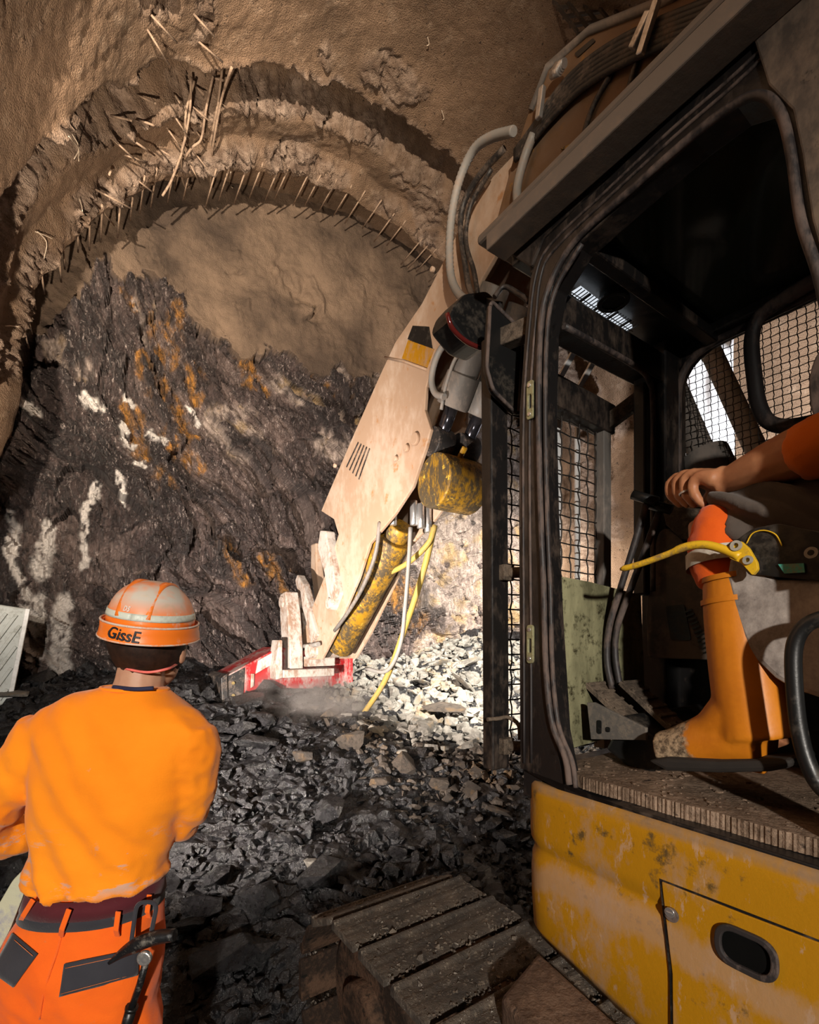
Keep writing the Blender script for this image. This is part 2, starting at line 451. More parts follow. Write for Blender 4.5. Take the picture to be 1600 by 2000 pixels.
def build_face():
    W = np.arange(-1.9, 7.3, .0155); Z = np.arange(-.2, 8.3, .0155)
    WW, ZZ = np.meshgrid(W, Z, indexing='ij'); w, z = WW.ravel(), ZZ.ravel()
    base = 6.62+.12*np.sin(w*.9)-.42*smooth(5.4, 1.2, z)-.25*smooth(4.2, 6.3, w)*smooth(6.5, 3, z)-.12*smooth(-.1, -1.2, w)
    # approximate picture position fixes where concrete ends and the colour bands lie
    x0, y0 = base*AX[0]+w*BX[0], base*AX[1]+w*BX[1]
    px, py = px_of(x0, y0, z)
    jx, jy = 26*fbm(w*3, z*3, w*0+1, 5), 26*fbm(w*3+40, z*3, w*0+2, 5)
    hx, hy = 9*fbm(w*13, z*13, w*0+4, 4), 9*fbm(w*13+40, z*13, w*0+6, 4)
    edge = py+jy*1.1+hy-np.interp(px+jx*.6, [b[0] for b in BOUND], [b[1] for b in BOUND])
    shot = smooth(3, -3, edge)
    def bands(lst, jit=1.0, soft=.35):
        o = np.zeros_like(w)
        for poly, wd in lst:
            o = np.maximum(o, smooth(wd*(1+soft), wd*(1-soft), seg_dist(px+jx*jit+hx, py+jy*jit+hy, poly)))
        return o
    ragged = fbm(w*9, z*4, w*0+7, 5)
    orange = bands(ORANGE, 1.2)*smooth(-.25, .1, ragged)
    white = bands(WHITE, .55)*smooth(-.42, -.2, fbm(w*16, z*9, w*0+3, 4))
    cream = bands(CREAM, 1.3)*smooth(-.5, -.05, ragged)
    # foliation: steep slabs leaning to the right, rotated coordinates (q along, p across)
    th = math.radians(31)+.35*fbm(w*.35, z*.35, w*0, 2)
    q = -np.sin(th)*w+np.cos(th)*z; p = np.cos(th)*w+np.sin(th)*z
    wa, wb = .25*fbm(w*1.5, z*1.5, w*0+11, 4), .25*fbm(w*1.5, z*1.5, w*0+23, 4)
    f0, e0 = facets(p*1.25+wa, q*.65+wb, 3, 1.3)
    f1, e1 = facets(p*3.0+wa*2, q*1.5+wb*2, 4, 1.5)
    f2, e2 = facets(p*8+wa*4, q*3.4+wb*4, 5, 1.5)
    f3, e3 = facets(p*20+wa*8, q*8+wb*8, 6, 1.5)
    rk = .26*f0+.15*f1+.07*f2+.028*f3+.07*fbm(p*5, q*1.4, w*0+5, 5, ridged=True)+.02*fbm(p*22, q*6, w*0+8, 4, ridged=True)
    rightside = smooth(700, 800, px)
    cream *= np.maximum(rightside, smooth(-.22, .05, f1+.35*f2)); orange *= smooth(-.45, -.1, f1+.4*f2)
    sm = .16*fbm(w*.8, z*.8, w*0+31, 4)+.05*fbm(w*3, z*2.2, w*0+13, 4)+.012*fbm(w*14, z*14, w*0, 3)
    scar = smooth(.12, .34, fbm(w*1.6+8, z*1.0, w*0+17, 4))
    sm += .10*scar*f1+.03*scar*f2
    relief = np.where(shot > .5, sm-.02, rk*1.25+.05)
    s = base+relief*np.where(shot > .5, 1, 1)
    # curl the top of the face back up into the crown
    P = np.stack([s*AX[0]+w*BX[0], s*AX[1]+w*BX[1], z], 1)
    me = np_mesh('wall_face', P, grid_faces(len(W), len(Z)), False)
    smf = np.zeros(len(me.polygons), dtype=bool)
    fi = np.empty(len(me.polygons)*4, dtype=np.int32); me.loops.foreach_get('vertex_index', fi)
    smf = shot[fi.reshape(-1, 4)[:, 0]] > .5
    me.polygons.foreach_set('use_smooth', smf)
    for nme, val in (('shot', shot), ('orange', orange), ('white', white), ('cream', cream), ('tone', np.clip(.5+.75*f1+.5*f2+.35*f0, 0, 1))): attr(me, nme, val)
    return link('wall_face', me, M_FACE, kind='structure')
face = build_face()

# ------------------------------------------------------------------ ground and muck heap
def heap(x, y):
    x = np.asarray(x, float); y = np.asarray(y, float)
    s = x*AX[0]+y*AX[1]; w = x*BX[0]+y*BX[1]
    z = 1.40*smooth(1.85, 6.9, s)+.55*smooth(3.4, 5.2, w)*smooth(4.2, 6.0, s)
    z += .16*fbm(x*.8, y*.8, x*0+3, 3)*smooth(1.6, 3, s)+.05*fbm(x*3, y*3, x*0, 4)
    return z-.03
def build_floor():
    X = np.arange(-5.2, 7.6, .045); Y = np.arange(-4.6, 9.4, .045)
    XX, YY = np.meshgrid(X, Y, indexing='ij'); x, y = XX.ravel(), YY.ravel()
    z = heap(x, y)
    f1, e1 = facets(x*5+.5*fbm(x*2, y*2, x*0, 2), y*5, 8, 1.4); f2, e2 = facets(x*13, y*13, 9, 1.4)
    z += .07*f1+.035*f2
    me = np_mesh('floor', np.stack([x, y, z], 1), grid_faces(len(X), len(Y)))
    return link('floor', me, M_BLACK, kind='structure')
floor = build_floor()

# rock shapes: hulls of slabby point clouds with chipped corners
def rock_mesh(seed, flat, n=16):
    r = np.random.default_rng(seed); bm = bmesh.new()
    P = r.normal(size=(n, 3)); P /= np.linalg.norm(P, axis=1)[:, None]
    P = np.sign(P)*np.abs(P)**.62*np.array([1, r.uniform(.62, .9), flat])*r.uniform(.8, 1, (n, 1))
    for p in P: bm.verts.new(p*.5)
    bmesh.ops.convex_hull(bm, input=bm.verts)
    for v in [v for v in bm.verts if not v.link_faces]: bm.verts.remove(v)
    bmesh.ops.triangulate(bm, faces=bm.faces)
    me = bpy.data.meshes.new('rock'); bm.to_mesh(me); bm.free()
    return me
ROCKS = [rock_mesh(i, [.35, .5, .65, .28][i % 4], 15+(i % 3)*4) for i in range(14)]
ROCK_NP = []
for me in ROCKS:
    v = np.empty(len(me.vertices)*3, dtype=np.float32); me.vertices.foreach_get('co', v)
    f = np.empty(len(me.polygons)*3, dtype=np.int32); me.loops.foreach_get('vertex_index', f)
    ROCK_NP.append((v.reshape(-1, 3), f.reshape(-1, 3)))
def palette(x, y, r):
    """which rock lies where: pale under the arm on the right, rusty between, black elsewhere"""
    s = x*AX[0]+y*AX[1]; w = x*BX[0]+y*BX[1]
    pale = smooth(2.05, 2.75, w+.35*(r-.5))*smooth(3.9, 4.5, s+.5*(r-.5))
    if pale > .5: return 'pale'
    mid = smooth(1.7, 2.5, w+.6*(r-.5))*smooth(2.9, 4.0, s+.8*(r-.5))
    if mid > .55 and r > .35: return 'rust'
    return 'black'
def clear_of_things(x, y, r):
    v = x*RX[0]+y*RX[1]; u = x*HX[0]+y*HX[1]
    if .66-r < v < 4.2+r and u < 2.02+r: return False
    if (x+.80)**2+(y-1.45)**2 < (.34+r)**2: return False
    if math.hypot(x, y) < .8+r: return False
    return True
def rubble(name, mat, which, count, lo, hi, seed):
    r = np.random.default_rng(seed); Vs, Fs, b = [], [], 0
    while count > 0:
        x, y = r.uniform(-4.6, 4.8), r.uniform(.6, 7.6)
        dens = 1.0 if y < 3.6 else .75
        if abs(x) > .92*y+.4 or r.random() > dens or palette(x, y, r.random()) != which or not clear_of_things(x, y, .03): 
            if r.random() < .0: count -= 1
            continue
        s = x*AX[0]+y*AX[1]
        if s > 6.5: continue
        sz = lo*(hi/lo)**(r.random()**1.8)*(1 if y < 3 else 1.35)
        v, f = ROCK_NP[r.integers(len(ROCK_NP))]
        M = np.array(Euler((r.normal(0, .6), r.normal(0, .6), r.uniform(0, 6.28))).to_matrix())
        Vs.append((v*sz)@M.T+np.array([x, y, float(heap([x], [y])[0])+sz*r.uniform(.0, .2)])); Fs.append(f+b); b += len(v); count -= 1
    me = np_mesh(name, np.concatenate(Vs), np.concatenate(Fs))
    return link(name, me, mat, kind='stuff')
tag(rubble('black_rubble', M_BLACK, 'black', 9000, .025, .11, 1), 'loose black wet rubble covering the ground before the face', 'rubble')
tag(rubble('pale_rubble', M_GREY, 'pale', 2600, .04, .16, 2), 'loose pale grey rubble heaped below the machine arm', 'rubble')
tag(rubble('brown_rubble', M_RUST, 'rust', 1500, .03, .12, 3), 'loose brown rubble between the pale heap and the black ground', 'rubble')

# the bigger chunks one by one
ROCK_TEXT = {'black': ('wet black rock chunk lying in the dark muck', 'wet black chunks in the muck'),
             'pale': ('pale grey rock slab on the dusty heap under the arm', 'pale slabs on the heap'),
             'rust': ('brown streaked rock lump at the foot of the pale heap', 'brown lumps below the heap')}
ROCK_MATS = {'black': M_BLACK, 'pale': M_GREY, 'rust': M_RUST}
rock_variants = {}
for k_, m_ in ROCK_MATS.items():
    rock_variants[k_] = []
    for me in ROCKS:
        c = me.copy(); c.materials.clear(); c.materials.append(m_); rock_variants[k_].append(c)
placed = []
def put_rock(x, y, sz, which, label=None, group=None, sink=.15, rot=None, var=None, scale=None):
    me = rock_variants[which][var if var is not None else random.randrange(14)]
    o = bpy.data.objects.new('rock', me); COL.objects.link(o)
    o.location = (x, y, float(heap([x], [y])[0])+sz*sink)
    o.rotation_euler = rot or (random.gauss(0, .35), random.gauss(0, .35), random.uniform(0, 6.28))
    o.scale = scale or (sz, sz, sz)
    t = ROCK_TEXT[which]
    if not label:
        s_ = x*AX[0]+y*AX[1]; w_ = x*BX[0]+y*BX[1]
        if which == 'black':
            zone = 'at the foot of the rock face' if s_ > 4.9 else ('on the slope below the red bucket' if s_ > 3.6 else ('ahead of the crawler track' if w_ > 1.0 else 'on the ground beside the standing worker'))
        elif which == 'pale': zone = 'high on the heap against the face' if s_ > 5.0 else 'at the lower edge of the grey heap'
        else: zone = 'under the trailing yellow hose' if w_ < 2.4 else 'near the cab guard post'
        label = t[0].split(' lying')[0].split(' on the')[0].split(' at the')[0]+' '+zone; group = t[1]+', '+zone
    tag(o, label or t[0], 'rock', group or (None if label else t[1]))
    placed.append((x, y, sz))
    return o
quota = {'black': 135, 'pale': 85, 'rust': 45}
tries = 0
while sum(quota.values()) and tries < 60000:
    tries += 1
    x, y = random.uniform(-3.8, 4.4), random.uniform(1.6, 7.0)
    if abs(x) > .86*y or x*AX[0]+y*AX[1] > 6.2: continue
    wh = palette(x, y, random.random())
    if not quota[wh]: continue
    sz = random.choice((.13, .16, .2, .25, .33)) if wh != 'black' else random.choice((.12, .15, .19, .24, .30, .40))
    if not clear_of_things(x, y, sz*.6): continue
    if any((x-a)**2+(y-b)**2 < ((sz+c)*.33)**2 for a, b, c in placed): continue
    put_rock(x, y, sz, wh); quota[wh] -= 1

def ground_at(px, py):
    """where the line of sight through a picture point meets the heap"""
    for t in np.arange(1.5, 8, .02):
        x, z = (px-CX)/FPX*t, CAMZ+(HY-py)/FPX*t
        if z <= float(heap([x], [t])[0]): return x, t
    return 0, 6
for px, py, sz, wh, sc, rz, lab in (
        (905, 1350, .55, 'pale', (1, .55, .45), .6, 'big pale cream boulder on the grey heap right of the yellow hose'),
        (868, 1405, .60, 'rust', (1, .5, .32), .3, 'long dark brown slab leaning below the cream boulder'),
        (948, 1503, .22, 'rust', (1, .8, .7), 1.2, 'small ochre rock lump beside the lower end of the cab guard post'),
        (822, 1345, .42, 'pale', (1, .6, .3), 2.0, 'flat grey slab between the yellow hose and the cream boulder'),
        (612, 1700, .17, 'pale', (1, .8, .7), .4, 'silvery grey stone in the black muck just ahead of the crawler track'),
        (500, 1470, .46, 'black', (1, .8, .7), .9, 'large black boulder below the red bucket'),
        (590, 1492, .30, 'rust', (1, .8, .6), 2.2, 'reddish brown lump beside the large black boulder'),
        (22, 1372, .34, 'pale', (1, .7, .55), .2, 'rounded yellowish rock in front of the slatted metal box'),
        (60, 1300, .30, 'black', (1, .6, .5), 1.4, 'dark grey rock leaning on the slatted metal box'),
        (436, 1900, .36, 'black', (1, .7, .8), .5, 'big wet black block between the worker and the crawler track'),
        (395, 1790, .30, 'black', (1, .8, .6), 2.6, 'wet black block behind the hammer of the standing worker'),
        (990, 1650, .30, 'black', (1, .8, .6), 1.9, 'dark greenish block beside the front corner of the yellow panel')):
    x, y = ground_at(px, py)
    put_rock(x, y, sz, wh, lab, sink=.22, rot=(random.gauss(0, .25), random.gauss(0, .25), rz), scale=tuple(sz*q for q in sc))
# ------------------------------------------------------------------ excavator: local axes v (to its right), u (forward), z
def _d(px): return (px-CX)/FPX
def Lv(px, py, v):
    d = _d(px); t = v/(RX[0]*d+RX[1]); return Vector((v, (HX[0]*d+HX[1])*t, CAMZ+(HY-py)/FPX*t))
def Lu(px, py, u):
    d = _d(px); t = u/(HX[0]*d+HX[1]); return Vector(((RX[0]*d+RX[1])*t, u, CAMZ+(HY-py)/FPX*t))
def Lz(px, py, z):
    d = _d(px); t = (CAMZ-z)*FPX/(py-HY); return Vector(((RX[0]*d+RX[1])*t, (HX[0]*d+HX[1])*t, z))
YAW = math.atan2(RX[1], RX[0])
XB = Vector((2.6, -.6, 0))
EXC = bpy.data.objects.new('excavator', None); COL.objects.link(EXC)
EXC.location = E(*XB); EXC.rotation_euler = (0, 0, YAW)
tag(EXC, 'big yellow tunnel excavator with open dark cab reaching to the rock face', 'excavator')
def xp(name, mb, mat, parent=None, **kw):
    """part (child of the machine) or, with a parent, a sub-part"""
    return mb.build(name, mat, parent or EXC, (0, 0, 0) if parent else -XB, **kw)

DUST = (.36, .25, .165)
M_YELLOW = m_dirty('yellow_paint', (.37, .172, .005), (.31, .195, .12), .32, .42, 0, 2.6, (1, 1, .55), .10, 70, .4, (.10, .06, .02))
M_YWORN = m_dirty('worn_yellow_paint', (.36, .19, .012), (.06, .042, .02), .62, .38, 0, 5, (1, 1, .4), .25, 60, .5, (.62, .40, .05))
M_ARM = m_dirty('pale_dusty_arm_paint', (.37, .25, .17), (.44, .33, .25), .5, .6, 0, 1.8, (1, 1, .6), .10, 50, .35, (.36, .19, .09))
M_BOOM = m_dirty('brown_dusty_boom_paint', (.135, .075, .036), (.16, .10, .062), .6, .6, 0, 1.6, (1, 1, .8), .12, 50, .35, (.24, .11, .015))
M_LINK = m_dirty('chalky_link_steel', (.46, .42, .38), (.26, .17, .12), .5, .55, 0, 5, (1, 1, .5), .25, 50)
M_DARK = m_dirty('dark_cab_paint', (.009, .008, .008), (.058, .040, .029), .38, .40, 0, 4, (1, 1, .45), .12, 70, .5, (.003, .003, .003))
M_RUBBER = m_dirty('dusty_rubber', (.022, .018, .018), (.12, .085, .07), .5, .55, 0, 6, (1, 1, .4), .1, 80)
M_BLACK_P = m_dirty('black_plastic', (.008, .008, .008), (.05, .04, .03), .3, .38, 0, 6, (1, 1, 1), .06, 90)
M_ROOF = m_dirty('grey_brown_roof_paint', (.13, .105, .085), (.20, .145, .105), .5, .6, 0, 3, (1, 1, 1), .08, 60)
M_PLASTIC = m_dirty('brown_grey_console', (.055, .043, .034), (.15, .11, .085), .5, .6, 0, 4, (1, 1, 1), .06, 120)
M_STEEL = m_dirty('bright_steel', (.62, .62, .62), (.42, .38, .34), .35, .28, .85, 8, (1, 1, 1), .1, 60)
M_GREYP = m_dirty('grey_cylinder_paint', (.15, .137, .125), (.25, .21, .18), .5, .5, .1, 5, (1, 1, .5), .15, 60)
M_CHROME = m_plain('black_chrome_rod', (.10, .10, .12), .18, .9)
M_MUD = m_dirty('muddy_steel', (.055, .041, .030), (.145, .108, .078), .6, .8, 0, 7, (1, 1, 1), .7, 45, .3, (.018, .014, .011))
M_SOIL = m_rock('soil_on_track', (.026, .020, .015), (.105, .080, .058), (.30, .25, .19), .78, .585)
M_MUDB = m_dirty('brown_mud_crust', (.11, .062, .038), (.21, .125, .08), .5, .85, 0, 4, (1, 1, 1), .8, 30, .3, (.02, .013, .01))
M_MUDSHADE = m_dirty('shaded_mud_crust', (.022, .014, .010), (.085, .048, .030), .5, .9, 0, 5, (1, 1, 1), .9, 30, .2, (.006, .005, .004))  # mud tone with the shade of the track sides mixed in
M_FLOOR = m_dirty('dirty_cab_floor', (.14, .095, .065), (.27, .19, .135), .5, .9, 0, 9, (1, 1, 1), .8, 40, .2, (.03, .02, .015))
M_RED = m_dirty('red_bucket_paint', (.30, .009, .011), (.30, .24, .22), .5, .45, 0, 4, (1, 1, .5), .12, 60)
M_WIRE = m_plain('mesh_wire_steel', (.035, .03, .026), .5, .6)
M_BAR = m_dirty('pale_guard_bars', (.62, .63, .64), (.38, .30, .24), .3, .5, 0, 3, (1, 1, .4), .05)
M_SAFETY = m_dirty('yellow_lever_paint', (.66, .40, .015), (.26, .16, .05), .30, .4, 0, 14, (1, 1, 1), .1, 60)
M_HOSE = m_dirty('black_hose', (.016, .015, .015), (.12, .09, .07), .4, .5, 0, 9, (1, 1, 1), .1)
M_HOSEG = m_dirty('grey_hose', (.24, .23, .215), (.30, .24, .2), .4, .5, 0, 9, (1, 1, 1), .1)

def m_panel():
    M = M_YELLOW.copy(); M.name = 'worn_yellow_panel'; k = NT.__new__(NT); k.m = M; k.t = M.node_tree; k.b = k.t.nodes['Principled BSDF']
    k.co = k.t.nodes.new('ShaderNodeTexCoord').outputs['Object']
    col = k.b.inputs['Base Color'].links[0].from_socket
    z = k.n('ShaderNodeSeparateXYZ', inp={0: k.co}).outputs[2]
    n = k.noise(7, 7, .7, k.map(scale=(1, 1, .5))); zz = k.math('ADD', z, k.math('MULTIPLY', k.math('SUBTRACT', n, .5), .16))
    band = k.math('MULTIPLY', k.ramp(zz, .925, .955), k.ramp(zz, 1.03, 1.0))
    scr = k.math('MULTIPLY', k.ramp(k.noise(26, 5, .7, k.map(scale=(1, 1, .35), loc=(4, 4, 4))), .60, .66), .75)
    lip = k.ramp(z, 1.222, 1.236)
    c = k.mix(k.math('MULTIPLY', band, .66), col, (.36, .225, .135)); c = k.mix(scr, c, (.40, .26, .165)); c = k.mix(k.math('MULTIPLY', lip, k.ramp(n, .35, .6)), c, (.24, .15, .08))
    k.set('Base Color', c); return M
M_PANEL = m_panel()
def m_greenglass():
    k = NT('dirty_lower_windscreen')
    n = k.noise(5, 8, .7, k.map(scale=(1, 1, .35))); n2 = k.noise(26, 6, .75)
    c = k.mix(k.ramp(n, .35, .65), (.06, .058, .03), (.31, .295, .17))
    c = k.mix(k.ramp(n2, .52, .66), c, (.03, .026, .012))
    k.set('Base Color', c); k.set('Roughness', .42); k.set('Specular IOR Level', .6)
    k.bump(n2, .25, .004); return k.m
M_GREEN = m_greenglass()
def m_tint():
    k = NT('tinted_roof_glass')
    k.set('Base Color', (.022, .030, .020)); k.set('Roughness', .10); k.set('Specular IOR Level', .6)
    k.bump(k.noise(90, 3, .6), .04, .002); return k.m
M_TINT = m_tint()
def m_mottled():
    k = NT('mottled_console_cover')
    n = k.noise(7, 8, .75, k.map(scale=(1, 1, .8))); n2 = k.noise(4.2, 6, .7, k.map(loc=(3, 1, 7)))
    c = k.mix(k.ramp(n, .36, .66), (.12, .10, .09), (.46, .41, .37))
    c = k.mix(k.ramp(n2, .60, .65), c, (.022, .016, .015))
    k.set('Base Color', c); k.set('Roughness', .6); k.bump(n, .15, .004); return k.m
M_MOTTLE = m_mottled()

M_SOILB = m_dirty('brown_soil_crust', (.075, .045, .030), (.145, .092, .062), .5, .85, 0, 6, (1, 1, 1), .8, 30, .3, (.02, .013, .01))
M_GRIT = m_rock('track_grit', (.06, .045, .034), (.20, .16, .12), (.5, .46, .4), .7, .58)
# ---- tracks
TZ, TR, UF, UR = .36, .335, 1.52, -2.2
def track_path(n_at):
    """point and heading on the shoe base line, by arc length, clockwise from the rear of the top run"""
    top = UF-UR; arc = math.pi*TR; tot = 2*top+2*arc; s = n_at % tot
    if s < top: return Vector((UR+s, TZ+TR)), 0.0
    s -= top
    if s < arc: a = s/TR; return Vector((UF+TR*math.sin(a), TZ+TR*math.cos(a))), -a
    s -= arc
    if s < top: return Vector((UF-s, TZ-TR)), -math.pi
    s -= top; a = math.pi+s/TR; return Vector((UR+TR*math.sin(a), TZ+TR*math.cos(a))), -a
def shoe_mesh():
    b = MB()
    # cross-section along u: plate with a tall front grouser, a low middle one and a stepped rear lip
    prof = [(-.083, -.014), (-.083, .006), (-.066, .012), (-.040, .013), (-.014, .011), (-.008, .015), (.008, .015), (.014, .012), (.046, .014), (.054, .024), (.066, .025), (.074, .012), (.076, -.014)]
    for v0, v1 in ((-.29, .29),):
        b.prism([(v0, p[0], p[1]) for p in prof], (v1-v0, 0, 0))
    return b
_tmp = shoe_mesh().build('track_shoe', M_SOIL, bevel=0)
SHOE = _tmp.data; bpy.data.objects.remove(_tmp)
_sb = bmesh.new(); _sb.from_mesh(SHOE); bmesh.ops.bevel(_sb, geom=_sb.edges, offset=.003, segments=1, affect='EDGES'); _sb.to_mesh(SHOE); _sb.free()
SHOE_SHADED = SHOE.copy(); SHOE_SHADED.materials.clear(); SHOE_SHADED.materials.append(M_MUDSHADE)  # shoes past the front curl: shade put into a darker colour
def make_track(vc, full):
    b = MB()
    out = [];
    for i in range(60): out.append(track_path(i*(2*(UF-UR)+2*math.pi*TR)/60)[0])
    inn = [Vector((UF+(p.x-UF)*.84 if p.x > UF else p.x, TZ+(p.y-TZ)*.84)) for p in out]
    b.ring([(vc-.13, p.x, p.y) for p in out], [(vc-.13, p.x, p.y) for p in inn], (.26, 0, 0))
    tr = xp('track', b, M_MUDSHADE)
    L = 2*(UF-UR)+2*math.pi*TR; n = int(L/.19)
    for i in range(n):
        p, h = track_path((i+.35)*L/n)
        o = link('track_shoe', SHOE if h > -.95 else SHOE_SHADED, None, tr, (vc, p.x, p.y))
        o.rotation_euler = (h, 0, random.gauss(0, .004))
    g = MB(); rr = np.random.default_rng(int(vc*10))
    for i in range(4200):
        p, h = track_path(rr.uniform(1.6, 4.6)); v = vc+rr.uniform(-.28, .28); q = rr.uniform(.002, .0075)*(1 if rr.random() < .93 else 1.9)
        nrm = Vector((0, math.sin(-h), math.cos(h))); c_ = Vector((v, p.x, p.y))+nrm*(.010+q*.3)
        R_ = Euler((rr.uniform(0, 6), rr.uniform(0, 6), rr.uniform(0, 6))).to_matrix()
        g.add([c_+R_@Vector(t)*q for t in ((1,.2,-.4), (-1,.3,-.3), (.1,1,-.2), (.2,-1,.1), (0,.1,.8))], [(0,2,4), (2,1,4), (1,3,4), (3,0,4), (0,3,2), (1,2,3)])
    xp('grit', g, M_GRIT, tr, kind='stuff')
    # frame with front idler, mud crust with shade darkened into its colour
    f = MB()
    fr = [(-1.9, .12), (1.05, .12), (1.22, .20), (1.22, .44), (1.02, .56), (-1.9, .56)]
    f.prism([(vc-.21, a, z) for a, z in fr], (.42, 0, 0)); xp('track_frame', f, M_MUDSHADE, tr, bevel=.03)
    f = MB(); f.cyl((vc-.17, UF, TZ), (vc+.17, UF, TZ), .275, 28); f.cyl((vc-.22, UF, TZ), (vc+.22, UF, TZ), .12, 20); xp('idler_wheel', f, M_MUDSHADE, tr, bevel=.015)
    f = MB(); f.cyl((vc-.17, UR, TZ), (vc+.17, UR, TZ), .27, 20); xp('sprocket', f, M_MUDB, tr)
    return tr
TV = 1.04
make_track(TV, True); make_track(4.16, False)
b = MB(); b.box((2.6, -.4, .42), (2.7, 1.5, .42)); b.cyl((2.6, -.4, .6), (2.6, -.4, .80), .75, 32); xp('carbody', b, M_MUDB, bevel=.03)

# muddy step plate jutting out below the cab
b = MB(); b.prism([Lz(978, 1945, .79), Lz(1052, 1858, .79), Lz(1300, 2085, .79), Lz(1120, 2110, .79)], (0, 0, -.085)); xp('step_plate', b, M_SOILB, bevel=.012)

# ---- deck, body and the yellow left side panel
VS = 1.183
b = MB(); b.box((2.62, -1.05, 1.02), (2.75, 3.9, .36)); b.box((3.3, .2, 1.45), (1.3, 1.6, .5)); b.box((2.62, -2.0, 1.75), (2.7, 1.9, 1.1)); xp('upper_deck', b, M_DARK, bevel=.02)
def panel():
    # outline in plan: wraps round the front-left corner
    plan = []
    for k in range(9):
        a = k/8*math.pi/2; plan.append((VS+.115-.115*math.sin(a), 1.105-.115+.115*math.cos(a)))
    plan = [(1.75, 1.105), (1.5, 1.105)]+plan+[(VS, u) for u in (.9, .75, .6, .45, .3, .1, -.2, -.6, -1.2, -2.0)]
    prof = [(-.020, 1.250), (-.006, 1.248), (.0, 1.238), (0, 1.20), (0, 1.10), (-.002, 1.075), (-.012, 1.055), (-.014, 1.04), (-.006, 1.02), (-.003, .98), (-.004, .9), (-.010, .8), (-.03, None)]
    V, F = [], []
    for i, (v, u) in enumerate(plan):
        if i < 2: n = (0, 1)
        elif i < 11: a = (i-2)/8*math.pi/2; n = (-math.sin(a), math.cos(a))
        else: n = (-1, 0)
        zb = .765-.26*max(0, 1.0-u) if u > .3 else .583
        for o, z in prof:
            zz = zb if z is None else (z if z > .95 else zb+(z-.765)/(.95-.765)*(.95-zb))
            V.append((v+n[0]*o, u+n[1]*o, max(zz, zb)))
    m = len(prof)
    for i in range(len(plan)-1):
        for j in range(m-1): F.append((i*m+j, (i+1)*m+j, (i+1)*m+j+1, i*m+j+1))
    b = MB(); b.add(V, F, True)
    o = xp('side_panel', b, M_PANEL)
    s = o.modifiers.new('thickness', 'SOLIDIFY'); s.thickness = .012; s.offset = 0
    return o
PANEL = panel()
def on_side(pts, v): return [Lv(x, y, v) for x, y in pts]
door_pts = [(1288, 1716), (1450, 1778), (1600, 1836), (1780, 1906), (1780, 2260), (1318, 2260), (1310, 2000), (1307, 1900), (1298, 1820)]
b = MB(); b.prism(on_side(door_pts, VS-.0072), (.008, 0, 0)); xp('door_gap', b, M_BLACK_P, PANEL)
def inset(poly, d):
    c = sum((Vector(p) for p in poly), Vector())/len(poly)
    out = []
    for p in poly:
        p = Vector(p); out.append(p+(c-p).normalized()*d)
    return out
b = MB(); b.prism(inset(on_side(door_pts, VS-.0105), .0075), (.006, 0, 0)); xp('access_door', b, M_PANEL, PANEL, bevel=.002)
c = Lv(1313, 1786, VS-.011)
b = MB(); b.cyl(c, c+Vector((-.006, 0, 0)), .017, 24); xp('lock_surround', b, M_RUBBER, PANEL, bevel=.002)
c2 = Lv(1309, 1782, VS-.017)
b = MB(); b.cyl(c2, c2+Vector((-.004, 0, 0)), .0115, 24); b.box(c2+Vector((-.0045, 0, 0)), (.003, .015, .0025)); xp('lock', b, M_STEEL, PANEL)
hc = Lv(1458, 1858, VS-.011)
def stadium(c, L, H, r, n=8):
    return rounded([c+Vector((0, -L, -H)), c+Vector((0, L, -H)), c+Vector((0, L, H)), c+Vector((0, -L, H))], r, n)
b = MB(); b.ring(stadium(hc, .060, .045, .042), stadium(hc, .046, .032, .030), (-.010, 0, 0)); xp('handle_surround', b, M_RUBBER, PANEL, bevel=.003)
b = MB(); b.prism(stadium(hc+Vector((-.001, 0, 0)), .047, .033, .031), (.004, 0, 0)); xp('handle_recess', b, m_plain('deep_black', (.002, .002, .002), .9, 0, .1), PANEL)

# ---- cab shell
VR, UFR, ZC = 2.02, 1.06, 2.86
inner = [(1106, 1548), (1084, 1430), (1070, 1200), (1062, 1000), (1058, 800), (1062, 640), (1078, 560), (1127, 480), (1240, 375), (1356, 272), (1440, 207), (1490, 190), (1522, 225), (1540, 300), (1560, 430), (1600, 560), (1640, 800), (1660, 1100), (1670, 1500), (1670, 1715), (1400, 1630), (1250, 1585)]
outer = [(1016, 1500), (1015, 1400), (1014, 1200), (1013, 1000), (1014, 800), (1026, 640), (1036, 540), (1060, 470), (1180, 355), (1300, 240), (1400, 150), (1520, 30), (1620, -20), (1680, 150), (1700, 400), (1720, 600), (1740, 800), (1750, 1100), (1760, 1500), (1760, 1750), (1400, 1655), (1250, 1608)]
b = MB(); b.ring(on_side(outer, VS+.005), on_side(inner, VS+.005), (.075, 0, 0))
CAB = xp('cab', b, M_DARK, bevel=.008)
# ribs pressed into the post and the roof side
b = MB()
for off in (0, 1):
    pts = [(1024+off*14, 1490), (1023+off*14, 1200), (1022+off*13, 1000), (1023+off*12, 800), (1034+off*11, 640), (1046+off*10, 540), (1075+off*9, 478+off*8), (1190+off*9, 368+off*8), (1310+off*10, 255+off*10), (1420+off*10, 160+off*10), (1500+off*8, 85+off*10)]
    b.tube(curve_pts(on_side(pts, VS+.004), 4), .0045, 6)
xp('post_rib', b, M_RUBBER, CAB)
b = MB()
sl = [(1112, 1532), (1104, 1480), (1078, 1410), (1066, 1300), (1062, 1150), (1056, 1000), (1052, 800), (1056, 640), (1073, 558), (1124, 470), (1238, 366), (1354, 264), (1440, 201), (1490, 187), (1525, 222), (1545, 300), (1564, 430), (1604, 560), (1644, 800), (1664, 1100)]
b.tube(curve_pts(on_side(sl, VS-.004), 6), .0095, 8); sl2 = [(x+13, y+6) for x, y in sl[:10]]
